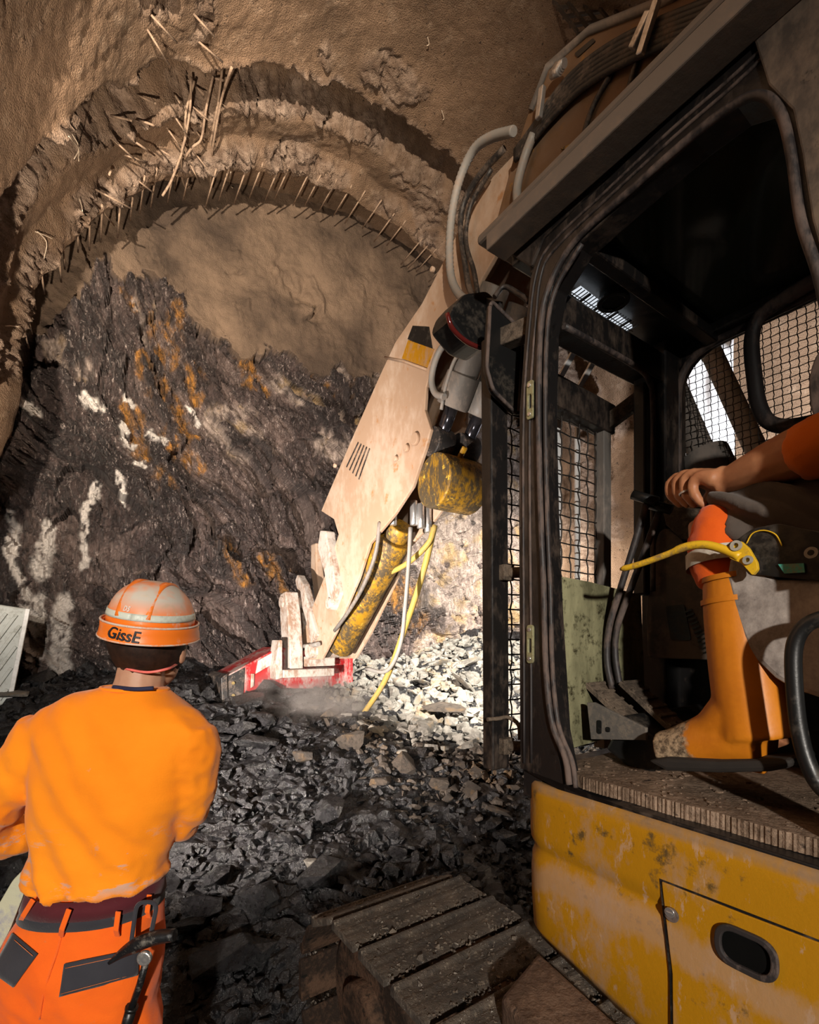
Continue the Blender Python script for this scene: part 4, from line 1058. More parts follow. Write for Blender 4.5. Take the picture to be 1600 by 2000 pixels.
b = MB(); b.prism([Lu(x, y, UT-.30) for x, y in ((432, 1324), (444, 1316), (446, 1396), (436, 1410))], (0, .62, 0)); xp('side_cutter', b, M_HOSE, BUCKET, bevel=.006)
b = MB(); b.prism([Lu(x, y, UT-.27) for x, y in ((444, 1322), (478, 1304), (474, 1378), (444, 1394))], (0, .02, 0)); xp('wear_plate', b, M_HOSE, BUCKET, bevel=.004)
for x, y in ((455, 1334), (455, 1358)):
    c = Lu(x, y, UT-.28); b = MB(); b.cyl(c, c+Vector((0, -.02, 0)), .018, 6); xp('bolt', b, m_plain('brass_bolt', (.6, .45, .2), .35, .8), BUCKET)
b = MB(); b.prism([Lu(x, y, UT-.28) for x, y in ((505, 1290), (545, 1268), (545, 1290), (500, 1316))], (0, .03, 0)); b.prism([Lu(x, y, UT-.27) for x, y in ((491, 1316), (497, 1316), (496, 1340), (490, 1344))], (0, .02, 0)); xp('welded_lug', b, M_LINK, BUCKET, bevel=.004)
b = MB(); b.prism([Lu(x, y, UT-.45) for x, y in ((538, 1302), (546, 1250), (552, 1250), (552, 1324), (540, 1328))], (0, .25, 0)); b.bar(Lu(550, 1316, UT-.42), Lu(650, 1312, UT-.42), .10, .09, (0, 0, 1)); b.bar(Lu(590, 1292, UT-.3), Lu(650, 1290, UT-.3), .14, .12, (0, 0, 1)); xp('hitch_frame', b, M_LINK, BUCKET, bevel=.01)
b = MB(); b.prism([Lu(x, y, UT-.2) for x, y in ((646, 1284), (672, 1268), (694, 1232), (704, 1240), (706, 1272), (686, 1300), (650, 1322))], (0, .12, 0)); xp('hitch_hook', b, M_LINK, BUCKET, bevel=.012)
b = MB(); b.prism([Lu(x, y, UT-.30) for x, y in ((446, 1396), (640, 1345), (650, 1352), (448, 1408))], (0, .5, 0)); xp('cutting_edge', b, M_HOSE, BUCKET, bevel=.004)
for i in range(5):
    c = Lu(470+i*40, 1400-i*11, UT-.1); b = MB(); b.prism([c+Vector((-.04, 0, 0)), c+Vector((.04, 0, 0)), c+Vector((.02, 0, -.13)), c+Vector((-.02, 0, -.13))], (0, .1, 0)); xp('tooth', b, M_LINK, BUCKET, bevel=.004)
# ------------------------------------------------------------------ people: lofts and limbs grown together into one skin
from mathutils.bvhtree import BVHTree
def W(px, py, y): return Vector(((px-CX)/FPX*y, y, CAMZ+(HY-py)/FPX*y))
def loft(b, secs, n=28, sq=2.3):
    """secs: (centre, half width vector, half depth vector); closed at both ends"""
    base = len(b.v)
    for c, hw, hd in secs:
        for k in range(n):
            a = 2*math.pi*k/n; ca, sa = math.cos(a), math.sin(a)
            p = Vector(c)+Vector(hw)*(math.copysign(abs(ca)**(2/sq), ca))+Vector(hd)*(math.copysign(abs(sa)**(2/sq), sa))
            b.v.append(tuple(p))
    for i in range(len(secs)-1):
        for k in range(n):
            k2 = (k+1) % n; b.f.append([base+i*n+k, base+i*n+k2, base+(i+1)*n+k2, base+(i+1)*n+k]); b.sm.append(True)
    b.f.append([base+k for k in range(n)][::-1]); b.sm.append(True)
    m = (len(secs)-1)*n; b.f.append([base+m+k for k in range(n)]); b.sm.append(True)
def ball(b, c, r, n=14):
    r = Vector(r) if hasattr(r, '__len__') else Vector((r, r, r)); c = Vector(c)
    loft(b, [(c+Vector((0, 0, -r.z*math.cos(t))), Vector((max(r.x*math.sin(t), 1e-3), 0, 0)), Vector((0, max(r.y*math.sin(t), 1e-3), 0))) for t in [math.pi*(i+.12)/(n-.76) for i in range(n)]], 20, 2.0)
def limb(b, pts, rs, n=14, sub=4):
    C = curve_pts(pts, sub); R = np.interp(np.linspace(0, len(pts)-1, len(C)), range(len(pts)), rs)
    b.tube(C, list(R), n)
def grow(name, b, voxel, smooth_it=6, disp=None):
    """one continuous skin over all overlapping solids of b"""
    o = b.build(name+'_raw', None)
    m = o.modifiers.new('r', 'REMESH'); m.mode = 'VOXEL'; m.voxel_size = voxel
    s = o.modifiers.new('s', 'SMOOTH'); s.iterations = smooth_it; s.factor = .5
    dg = bpy.context.evaluated_depsgraph_get(); dg.update()
    me = bpy.data.meshes.new_from_object(o.evaluated_get(dg)); me.name = name
    old = o.data; bpy.data.objects.remove(o); bpy.data.meshes.remove(old)
    V = np.empty(len(me.vertices)*3, dtype=np.float32); me.vertices.foreach_get('co', V); V = V.reshape(-1, 3).astype(float)
    if disp is not None:
        N = np.empty(len(me.vertices)*3, dtype=np.float32); me.vertices.foreach_get('normal', N); N = N.reshape(-1, 3)
        V = V+N*disp(V)[:, None]; me.vertices.foreach_set('co', V.astype(np.float32).ravel()); me.update()
    me.polygons.foreach_set('use_smooth', np.ones(len(me.polygons), dtype=bool))
    return me
def bvh(me, off=Vector()):
    return BVHTree.FromPolygons([v.co+off for v in me.vertices], [p.vertices[:] for p in me.polygons])
def cast(tree, px, py):
    o = Vector((0, 0, CAMZ)); d = W(px, py, 1.0)-o
    return tree.ray_cast(o, d.normalized())
def patch(name, tree, quad, mat, parent, off=.004, nx=10, ny=6, th=.004, loc=(0, 0, 0), origin=Vector()):
    """a piece of cloth lying on a surface: corners given clockwise from upper left"""
    V = []
    q = [Vector(p) for p in quad]
    for j in range(ny+1):
        for i in range(nx+1):
            a = q[0].lerp(q[1], i/nx); c = q[3].lerp(q[2], i/nx); p = a.lerp(c, j/ny)
            h, n, _, _ = cast(tree, p.x, p.y)
            if h is None: h, n, _, _ = tree.find_nearest(W(p.x, p.y, V[-1].y if V else 1.3))
            if n.y > 0: n = -n
            V.append(h+n*off)
    b = MB(); b.add([v-origin for v in V], [(j*(nx+1)+i, j*(nx+1)+i+1, (j+1)*(nx+1)+i+1, (j+1)*(nx+1)+i) for j in range(ny) for i in range(nx)], True)
    o = b.build(name, mat, parent, loc)
    s = o.modifiers.new('cloth_thickness', 'SOLIDIFY'); s.thickness = th; s.offset = 0
    return o

def m_cloth(name, base, dark, dirt=(.30, .25, .20), dirt_amt=.2, fine=260):
    k = NT(name)
    n = k.noise(3.5, 5, .6); d = k.noise(9, 7, .7)
    c = k.mix(k.ramp(n, .35, .7), base, dark)
    c = k.mix(k.math('MULTIPLY', k.ramp(d, .66-.2*dirt_amt, .74-.2*dirt_amt), .7), c, dirt)
    k.set('Base Color', c); k.set('Roughness', .82); k.set('Specular IOR Level', .2); k.set('Sheen Weight', .15)
    k.bump(k.math('ADD', k.noise(fine, 3, .6), k.math('MULTIPLY', d, .8)), .22, .003)
    return k.m
def m_skin(name, a, b_):
    k = NT(name); n = k.noise(14, 5, .6); f = k.noise(120, 3, .6)
    k.set('Base Color', k.mix(k.ramp(n, .35, .68), a, b_)); k.set('Roughness', .48); k.set('Specular IOR Level', .35)
    k.set('Subsurface Weight', .08); k.set('Subsurface Radius', (.012, .005, .003)); k.bump(f, .12, .002); return k.m
M_SKIN = m_skin('skin', (.52, .30, .19), (.44, .22, .14)); M_SKIN2 = m_skin('tanned_skin', (.46, .215, .105), (.36, .14, .065))
def smear(m, z0, z1, col):
    k = NT.__new__(NT); k.m = m; k.t = m.node_tree; k.b = k.t.nodes['Principled BSDF']; k.co = k.t.nodes.new('ShaderNodeTexCoord').outputs['Object']
    c0 = k.b.inputs['Base Color'].links[0].from_socket; z = k.n('ShaderNodeSeparateXYZ', inp={0: k.co}).outputs[2]
    n = k.noise(9, 7, .72, k.map(scale=(.7, 1, 2.4), rot=(0, -.35, 0)))
    f = k.math('MULTIPLY', k.math('MULTIPLY', k.ramp(n, .555, .62), k.math('MULTIPLY', k.ramp(z, z0, z0+.03), k.ramp(z, z1, z1-.08))), .7)
    k.set('Base Color', k.mix(f, c0, col)); return m
M_SHIRT = m_cloth('orange_shirt_cloth', (.95, .285, .008), (.88, .235, .005), (.40, .30, .24), .05)
M_TROUS = m_cloth('orange_trouser_cloth', (.90, .145, .008), (.78, .10, .008), (.42, .20, .08), .15)
M_CHAR = m_cloth('charcoal_cloth', (.030, .030, .038), (.050, .048, .056), (.12, .11, .11), .2)
M_BELT = m_cloth('maroon_webbing', (.070, .008, .014), (.10, .016, .020), (.12, .05, .05), .1)
M_HAIR = m_plain('dark_brown_hair', (.022, .010, .006), .6, 0, .4, .5, 60)

# ---- the worker with his back to us
WB_ = W(165, 1247, 1.36); WBASE = Vector((WB_.x, 1.36, float(heap([WB_.x], [1.36])[0])))
WORKER = bpy.data.objects.new('person', None); COL.objects.link(WORKER); WORKER.location = WBASE
tag(WORKER, 'worker seen from behind in orange shirt, orange trousers and scuffed orange helmet', 'person')
Y0 = 1.36; MPX = Y0/FPX
def sec(cx, py, hw, hd, tilt=0.0, yoff=0.0):
    c = W(cx, py, Y0)+Vector((0, yoff, 0)); return (c, Vector((hw*MPX, 0, -tilt)), Vector((0, hd, 0)))
TORSO = [sec(262, 1342, 58, .060, .0), sec(256, 1356, 88, .078, .010), sec(250, 1374, 128, .096, .014), sec(243, 1402, 158, .112, .014), sec(236, 1440, 165, .122, .012), sec(228, 1500, 152, .128, .01), sec(216, 1570, 145, .124), sec(203, 1630, 131, .114), sec(196, 1675, 126, .112, -.004), sec(194, 1702, 125, .115, -.006), sec(194, 1722, 120, .111, -.008)]
R_ARM = [W(362, 1425, Y0+.0), W(373, 1490, Y0+.01), W(370, 1560, Y0+.05), W(346, 1604, Y0+.11), W(330, 1590, Y0+.26)]
L_ARM = [W(100, 1432, Y0), W(52, 1500, Y0+.0), W(-6, 1570, Y0+.01), W(-30, 1622, Y0+.04), W(10, 1632, Y0+.09), W(56, 1628, Y0+.14)]
def shirt_folds(V):
    x, y, z = V[:, 0]-WB_.x, V[:, 1]-1.36, V[:, 2]
    f = fbm(x*5+z*3.2, y*5, z*4-x*2.2, 3, ridged=True)
    low = smooth(1.30, 1.02, z); arm = smooth(.17, .25, np.abs(x-.07))
    f = f*smooth(1.0, 1.05, z)
    hem = smooth(1.10, 1.02, z)*np.sin((z+.25*x+.05*np.sin(x*14))*210)*.0035
    ps = np.sin((x*1.0+z*.62+.03*fbm(x*6, y*6, z*6, 2))*62)*smooth(.55, -.1, fbm(x*3+9, y*3, z*2.4, 2))*.0036
    return .011*f*(.4+.9*low+.9*arm)+hem+ps*(.7+1.2*low)+.004*fbm(x*16, y*16, z*22, 3)*(arm+low*.6)
b = MB(); loft(b, TORSO, 36, 2.35)
limb(b, R_ARM, [.082, .074, .066, .060, .056]); limb(b, L_ARM, [.084, .076, .068, .064, .058, .052])
ball(b, W(356, 1430, Y0), (.072, .082, .075)); ball(b, W(112, 1432, Y0), (.074, .085, .076))
ball(b, W(198, 1708, Y0), (.180, .130, .026))
SHIRT_ME = grow('shirt', b, .0085, 5, shirt_folds)
def wobj(name, me, mat, parent=None):
    return link(name, me, mat, parent or WORKER, (0, 0, 0) if parent else -WBASE)
smear(M_SHIRT, 1.03, 1.22, (.42, .36, .33))
SHIRT = wobj('shirt', SHIRT_ME, M_SHIRT)
b = MB(); c_, a_, d_ = sec(264, 1345, 61, .066, .004); b.tube([c_+a_*math.cos(t)+d_*math.sin(t) for t in np.linspace(0, 2*math.pi, 41)], .0055, 8, False); wo = b.build('collar', M_SHIRT, SHIRT)
b = MB(); b.tube(curve_pts([W(222, 1342, Y0-.056), W(262, 1346, Y0-.072), W(300, 1344, Y0-.060)], 5), .006, 6); b.build('undershirt', m_plain('navy_cloth', (.012, .014, .05), .8), SHIRT)
# trousers
b = MB()
loft(b, [sec(192, 1712, 112, .106), sec(187, 1758, 124, .116, -.006), sec(172, 1805, 138, .128, -.004), sec(162, 1860, 150, .138), sec(156, 1915, 152, .135), sec(152, 1965, 150, .125)], 36, 2.3)
zf = WBASE.z
LL = [W(92, 1930, Y0), W(60, 2060, Y0+.0), W(40, 2260, Y0+.02), W(30, 2400, Y0+.04)]; RL = [W(228, 1930, Y0), W(240, 2060, Y0), W(246, 2260, Y0+.02), W(248, 2400, Y0+.04)]
LL[-1].z = zf+.08; RL[-1].z = zf+.08; LL[2].z = RL[2].z = zf+.38
limb(b, LL, [.108, .098, .082, .075]); limb(b, RL, [.108, .098, .082, .075])
def trouser_folds(V):
    x, y, z = V[:, 0]-WB_.x, V[:, 1]-1.36, V[:, 2]
    return .008*fbm(x*6, y*6, z*7+x*4, 3, ridged=True)*smooth(.98, .8, z)+.004*fbm(x*14, y*14, z*9, 3)
TROUS_ME = grow('trousers', b, .0095, 5, trouser_folds)
TROUS = wobj('trousers', TROUS_ME, M_TROUS)
tt = bvh(TROUS_ME)
# waistband, belt, loops
def waist_ring(py0, py1, grow_px, hd, tilt):
    b = MB(); n = 40; V = []
    for py in (py0, py1):
        cx = float(np.interp(py, [1712, 1758, 1805], [192, 187, 172])); hw = float(np.interp(py, [1712, 1758, 1805], [116, 127, 140]))+grow_px; d = float(np.interp(py, [1712, 1758, 1805], [.108, .118, .130]))+hd
        c, a, e = sec(cx, py, hw, d, tilt)
        for k in range(n):
            t = 2*math.pi*k/n; ca, sa = math.cos(t), math.sin(t)
            V.append(c+a*math.copysign(abs(ca)**(2/2.3), ca)+e*math.copysign(abs(sa)**(2/2.3), sa))
    b.add(V, [(k, (k+1) % n, n+(k+1) % n, n+k) for k in range(n)], True); return b
o = waist_ring(1726, 1768, -1, .007, -.004).build('waistband', M_CHAR, WORKER, -WBASE); s = o.modifiers.new('t', 'SOLIDIFY'); s.thickness = .005
BELT = waist_ring(1718, 1750, 2, .013, -.004).build('belt', M_BELT, WORKER, -WBASE); s = BELT.modifiers.new('t', 'SOLIDIFY'); s.thickness = .005
beltv = [v.co.copy() for v in BELT.data.vertices]; bt = BVHTree.FromPolygons(beltv, [p.vertices[:] for p in BELT.data.polygons])
for x0, y0, x1, y1 in ((72, 1752, 44, 1796), (142, 1770, 122, 1826), (237, 1774, 232, 1826), (293, 1755, 292, 1790)):
    h0, h1 = cast(bt, x0, y0+10)[0] or cast(bt, x0, y0+20)[0] or cast(bt, x0+4, y0-4)[0], cast(tt, x1, y1)[0]
    if h0 is None or h1 is None: continue
    b = MB(); d = Vector((0, -.013, 0)); b.bar(h0+d+Vector((0, 0, .012)), h0.lerp(h1, .62)+d*1.25, .013, .004, (0, 1, 0)); b.bar(h0.lerp(h1, .6)+d*1.25, h1+d*.4, .013, .004, (0, 1, 0)); b.build('belt_loop', M_TROUS, TROUS, bevel=.001)
P1 = patch('back_pocket', tt, [(28, 1822, 0), (76, 1862, 0), (30, 1926, 0), (-14, 1896, 0)], M_CHAR, TROUS)
P2 = patch('back_pocket', tt, [(129, 1880, 0), (270, 1850, 0), (268, 1902, 0), (119, 1944, 0)], M_CHAR, TROUS, .006, 14)
M_SEAM = m_plain('orange_thread', (.55, .16, .05), .8)
b = MB()
for pa, pb in (((133, 1886), (268, 1857)), ((124, 1936), (262, 1899)), ((34, 1831), (70, 1862))):
    L_ = [];
    for i in range(9):
        h, n_, _, _ = cast(tt, pa[0]+(pb[0]-pa[0])*i/8, pa[1]+(pb[1]-pa[1])*i/8); L_.append(h+Vector((0, -.010, 0)))
    b.tube(L_, .0008, 4)
b.build('stitching', M_SEAM, TROUS, kind='stuff')
L_ = [cast(tt, x, y) for x, y in ((120, 1830), (112, 1860), (98, 1900), (84, 1950), (78, 1990))]
b = MB(); b.tube(curve_pts([h[0]+Vector((0, -.001, 0)) for h in L_], 4), .0022, 6); b.build('seat_seam', M_TROUS, TROUS)

# the body under the clothes: head, neck, trunk, limbs, hands in one skin
HC = W(292, 1262, Y0+.02)                                              # middle of the head
def hand(b, wrist, tipdir, palm_n, size=1.0):
    """palm, four fingers of different lengths curling, thumb from the side"""
    t = Vector(tipdir).normalized(); n_ = Vector(palm_n).normalized(); sd = t.cross(n_).normalized()
    w0 = Vector(wrist)
    loft(b, [(w0+t*(k*.018*size), sd*(.030+.006*math.sin(k/5*3))*size, n_*.015*size) for k in range(6)], 16, 2.5)
    for i, (o, L) in enumerate(((-.030, .072), (-.010, .082), (.010, .076), (.028, .060))):
        k0 = w0+t*.085*size+sd*o*size; L *= size
        b.tube(curve_pts([k0-t*.02, k0, k0+t*L*.4+n_*L*.14, k0+t*L*.62+n_*L*.42, k0+t*L*.62+n_*L*.75], 4), [.0095*size]*12+[.0078*size]*5, 8)
    k0 = w0+t*.03*size-sd*.03*size
    b.tube(curve_pts([k0, k0-sd*.022*size+t*.018+n_*.008, k0-sd*.028*size+t*.05*size+n_*.022, k0-sd*.018*size+t*.075*size+n_*.036], 4), [.0125*size]*5+[.010*size]*8, 8)
def head_face(b, c, fwd, up, s=1.0):
    f = Vector(fwd).normalized(); u = Vector(up).normalized(); r = f.cross(u).normalized()
    def rot_ball(o, ra, rf, ru, n=12):
        cc = c+r*o[0]+f*o[1]+u*o[2]
        loft(b, [(cc-u*ru*math.cos(t), r*max(ra*math.sin(t), .001), f*max(rf*math.sin(t), .001)) for t in [math.pi*(i+.12)/(n-.76) for i in range(n)]], 20, 2.0)
    rot_ball((0, 0, .025*s), .078*s, .098*s, .095*s); rot_ball((0, .03*s, -.055*s), .058*s, .062*s, .062*s)
    b.tube(curve_pts([c+f*.092*s+u*.012*s, c+f*.108*s-u*.012*s, c+f*.116*s-u*.03*s, c+f*.098*s-u*.038*s], 4), [.009*s]*6+[.012*s]*7, 8)
    for sgn in (-1, 1):
        rot_ball((sgn*.080*s, -.005*s, -.012*s), .010*s, .020*s, .032*s, 8); rot_ball((sgn*.03*s, .088*s, .008*s), .014*s, .010*s, .009*s, 8)
    b.tube([c+f*.094*s-u*.064*s-r*.022*s, c+f*.101*s-u*.064*s, c+f*.094*s-u*.064*s+r*.022*s], .006*s, 8)
HF, HU = Vector((-.10, .98, .10)).normalized(), Vector((.06, -.14, .98)).normalized()
b = MB(); head_face(b, HC, HF, HU, 1.1)
limb(b, [W(264, 1372, Y0+.01), W(272, 1335, Y0+.005), W(280, 1296, Y0+.01), HC], [.072, .062, .060, .062])
loft(b, [(c, hw*.90, hd*.86) for c, hw, hd in TORSO[1:]]+[sec(165, 1850, 130, .11), sec(155, 1950, 130, .105)], 28)
limb(b, LL, [.09, .082, .062, .045]); limb(b, RL, [.09, .082, .062, .045])
limb(b, R_ARM+[W(322, 1588, Y0+.34)], [.06, .052, .047, .043, .038, .032]); limb(b, L_ARM, [.06, .052, .046, .044, .038, .034])
hand(b, W(52, 1630, Y0+.135), (.72, .5, -.18), (.2, -.1, -.9)); hand(b, W(324, 1588, Y0+.33), (-.5, .8, -.1), (-.6, -.3, -.6))
for q in (LL[-1], RL[-1]): limb(b, [q+Vector((0, -.03, -.02)), q+Vector((0, .06, -.045)), q+Vector((.0, .17, -.06))], [.045, .04, .03])
BODY = wobj('body', grow('body', b, .0062, 3), M_SKIN)
for q, nm in ((LL[-1], 'boot'), (RL[-1], 'boot')):
    b = MB(); limb(b, [q+Vector((0, 0, .14)), q+Vector((0, 0, .03)), q+Vector((0, .02, -.03))], [.066, .06, .06]); limb(b, [q+Vector((0, -.05, -.035)), q+Vector((0, .08, -.04)), q+Vector((0, .21, -.05))], [.046, .046, .036])
    wobj(nm, grow('boot', b, .01, 3), M_RUBBER)
# hair at the back of the head with ragged lower edge
b = MB()
def on_head(az, el, k=1.0):
    f, u = HF, HU; r = f.cross(u).normalized()
    d = (-f*math.cos(az)+r*math.sin(az))*math.cos(el)+u*math.sin(el)
    return HC+u*.02+r*(d.dot(r)*.092*k)+f*(d.dot(f)*.114*k)+u*(d.dot(u)*.112*k)
rings = [[on_head(-1.75+3.5*i/24, .55-j*.145-(.06*math.sin(i*1.9) if j == 9 else 0), 1.0+.02*math.sin(i*2.1+j)) for i in range(25)] for j in range(10)]
b.add([p for r_ in rings for p in r_], [(j*25+i, j*25+i+1, (j+1)*25+i+1, (j+1)*25+i) for j in range(9) for i in range(24)], True)
hair = wobj('hair', None, None) if False else b.build('hair', M_HAIR, WORKER, -WBASE); s = hair.modifiers.new('t', 'SOLIDIFY'); s.thickness = .012; s.offset = .3
b = MB(); b.tube(curve_pts([on_head(-1.35, -.72, 1.06), W(246, 1306, Y0-.055), W(288, 1313, Y0-.07), W(328, 1306, Y0-.05), on_head(1.35, -.6, 1.06)], 7), .0036, 8); b.build('earplug_band', m_plain('pink_plastic', (.75, .16, .13), .4), WORKER, -WBASE)

# helmet
def m_helmet():
    k = NT('scuffed_orange_helmet'); n = k.noise(16, 7, .7); n2 = k.noise(5, 4, .6)
    z = k.n('ShaderNodeSeparateXYZ', inp={0: k.co}).outputs[2]
    top = k.ramp(z, .030, .075)
    c = k.mix(k.math('MULTIPLY', k.ramp(n2, .38, .52), top), (.86, .19, .015), (.55, .50, .43))
    c = k.mix(k.math('MULTIPLY', k.ramp(n, .58, .66), .75), c, (.62, .50, .40))
    c = k.mix(k.math('MULTIPLY', k.math('MULTIPLY', k.ramp(k.noise(9, 3, .6), .60, .68), top), .6), c, (.20, .33, .20))
    k.set('Base Color', c); k.set('Roughness', .42); k.bump(n, .08, .002); return k.m
M_HELM = m_helmet(); M_HRIM = m_dirty('worn_helmet_edge', (.62, .50, .42), (.80, .22, .03), .4, .5, 0, 18)
HELM = bpy.data.objects.new('helmet', None)
HO = W(297, 1216, Y0+.01)
hr = HF.cross(HU).normalized()
hu = Vector((.15, -.13, .98)).normalized(); hf = (HF-hu*HF.dot(hu)).normalized(); hr = hf.cross(hu).normalized()
RA, RB, RH = .107, .132, .116
def dome(k, e=1.0):
    pts = []
    return pts
secs = []
for i in range(15):
    t = i/14*math.pi/2
    secs.append((Vector((0, 0, RH*math.sin(t))), Vector((max(RA*math.cos(t)**.82, .004), 0, 0)), Vector((0, max(RB*math.cos(t)**.82, .004), 0))))
b = MB(); loft(b, secs, 48, 2.0)
helm = b.build('helmet', M_HELM, WORKER, HO-WBASE); helm.matrix_parent_inverse = Matrix.Identity(4)
helm.rotation_euler = Matrix((hr, hf, hu)).transposed().to_euler()
def helm_sub(name, b, mat, **kw): return b.build(name, mat, helm, **kw)
def ring_pts(z, e, a0=0, a1=2*math.pi, n=64):
    return [Vector(((RA+e)*math.sin(a), -(RB+e)*math.cos(a), z)) for a in np.linspace(a0, a1, n)]
# skirt at the back and sides, brim at the front: one flared band with a lip above and below
V, F = [], []; prof = [(.003, .004), (.010, .005), (.012, .000), (.0115, -.012), (.014, -.030), (.017, -.036), (.015, -.039), (.010, -.034), (.006, -.010), (.001, .0)]
N = 72
for i in range(N):
    a = 2*math.pi*i/N; fr = smooth(2.0, 2.7, np.array([abs(a-0 if a < math.pi else 2*math.pi-a)]))[0]
    for e, z in prof: V.append(((RA+e+fr*.02*(e/.02))*math.sin(a), -(RB+e*(1+fr*1.6))*math.cos(a), z*(1-fr*.5)))
m = len(prof)
for i in range(N):
    for j in range(m): F.append((i*m+j, ((i+1) % N)*m+j, ((i+1) % N)*m+(j+1) % m, i*m+(j+1) % m))
b = MB(); b.add(V, F, True); helm_sub('rim', b, M_HELM)
b = MB(); b.tube(ring_pts(.006, .0105), .0032, 8, False); b.tube(ring_pts(-.037, .0155, -1.9, 1.9), .0026, 8); helm_sub('rim_edge', b, M_HRIM)
def shell(z0, z1, e, a0=0, a1=2*math.pi, n=64, k=3):
    V = []
    for j in range(k+1):
        z = z0+(z1-z0)*j/k; t = math.asin(min(z/RH, .999)); c = math.cos(t)**.82
        V += [Vector(((RA*c+e)*math.sin(a), -(RB*c+e)*math.cos(a), z)) for a in np.linspace(a0, a1, n)]
    b = MB(); b.add(V, [(j*n+i, j*n+i+1, (j+1)*n+i+1, (j+1)*n+i) for j in range(k) for i in range(n-1)], True); return b
o = helm_sub('reflective_band', shell(.020, .038, .0022), m_dirty('reflective_tape', (.58, .62, .54), (.44, .46, .40), .3, .4, 0, 12)); s = o.modifiers.new('t', 'SOLIDIFY'); s.thickness = .0015
for xo in (-.034, .034):
    V = []; n = 22
    for i in range(n):
        t = -1.25+2.5*i/(n-1)
        y = RB*math.sin(t)*.96; q = 1-(y/RB)**2-(xo/RA)**2
        z = RH*max(q, 0)**.62+.003
        for dx in (-.0085, .0085): V.append((xo+dx+(.004 if False else 0), y, z))
    b = MB(); b.add(V, [(2*i, 2*i+1, 2*i+3, 2*i+2) for i in range(n-1)], True)
    o = helm_sub('helmet_rib', b, m_dirty('orange_rib', (.86, .20, .02), (.60, .52, .44), .25, .45, 0, 14) if xo < 0 else bpy.data.materials['orange_rib']); s = o.modifiers.new('t', 'SOLIDIFY'); s.thickness = .010; s.offset = 0
def lettering(name, txt, size, mat, a_c, z_c, e, slant=0.0, parent=None):
    """written on the helmet: letters bent round the shell"""
    cu = bpy.data.curves.new(name, 'FONT'); cu.body = txt; cu.size = size; cu.align_x = 'CENTER'; cu.align_y = 'CENTER'; cu.offset = .0006; cu.extrude = .0004; cu.shear = .18; cu.resolution_u = 3
    o = bpy.data.objects.new(name, cu); COL.objects.link(o)
    dg = bpy.context.evaluated_depsgraph_get(); me = bpy.data.meshes.new_from_object(o.evaluated_get(dg)); bpy.data.objects.remove(o); bpy.data.curves.remove(cu)
    for v in me.vertices:
        a = a_c+v.co.x/RB; z = z_c+v.co.y+slant*v.co.x
        c_ = math.cos(math.asin(min(max(z, 0)/RH, .999)))**.82
        ee = e+v.co.z+(.0035 if z < -.012 else 0)+max(0, (-.012-z))*.19
        v.co = Vector(((RA*c_+ee)*math.sin(a), -(RB*c_+ee)*math.cos(a), z))
    return link(name, me, mat, helm)
M_INK = m_plain('black_marker', (.010, .010, .014), .6); M_PALEINK = m_plain('pale_marker', (.70, .60, .54), .7)
lettering('lettering', 'GissE', .040, M_INK, -.10, -.017, .0125, -.06)
o = lettering('lettering', 'D5', .018, M_PALEINK, -.16, .047, .0015, -.04)

# ---- things on and with the worker
M_IRON = m_dirty('dark_iron', (.020, .020, .022), (.22, .20, .17), .3, .35, .5, 14, (1, 1, 1), .2, 80)
HB = cast(tt, 262, 1860)[0]+Vector((0, -.045, 0))
HAM = bpy.data.objects.new('hammer', None); COL.objects.link(HAM); HAM.location = HB
tag(HAM, 'black geologist hammer hanging head up from the belt over a back pocket', 'hammer')
def yb(px, py, d=0): return W(px, py, HB.y+d)-HB
b = MB(); limb(b, [yb(212, 1882, -.01), yb(238, 1862), yb(265, 1846), yb(300, 1832), yb(342, 1826)], [.004, .012, .019, .018, .015], 8); b.build('hammer_head', M_IRON, HAM)
b = MB(); b.tube([yb(288, 1868), yb(274, 1920), yb(256, 1972)], .0085, 10); b.build('shaft', M_IRON, HAM)
b = MB(); b.tube([yb(257, 1968), yb(248, 2000), yb(238, 2034)], .0135, 10); b.tube([yb(258, 1965), yb(256, 1972)], .0155, 10); b.build('grip', M_BLACK_P, HAM)
b = MB(); c = yb(285, 1868, -.015); b.cyl(c, c+Vector((0, -.012, 0)), .018, 16); b.build('head_boss', M_STEEL, HAM, bevel=.003)
b = MB(); b.tube(curve_pts([W(256, 1845, HB.y), W(262, 1800, HB.y+.015), W(268, 1770, HB.y+.02), W(284, 1762, HB.y+.02), W(304, 1768, HB.y+.03), W(300, 1800, HB.y+.02), W(290, 1845, HB.y+.005)], 5), .0055, 8); b.build('hammer_holder', M_CHAR, BELT)
BB = W(20, 1790, 1.40)
b = MB(); bp = rounded([W(x, y, 1.36)-BB for x, y in ((24, 1720), (44, 1700), (52, 1716), (46, 1748), (20, 1815), (-10, 1872), (-46, 1900), (-40, 1830))], .012, 4); b.prism(bp, (-.01, .03, 0))
BO = b.build('board', m_dirty('cream_board', (.50, .50, .36), (.30, .30, .34), .3, .5, 0, 6), None, BB, bevel=.004)
tag(BO, 'pale cream board with a bluish edge held at the left hip of the standing worker', 'board')

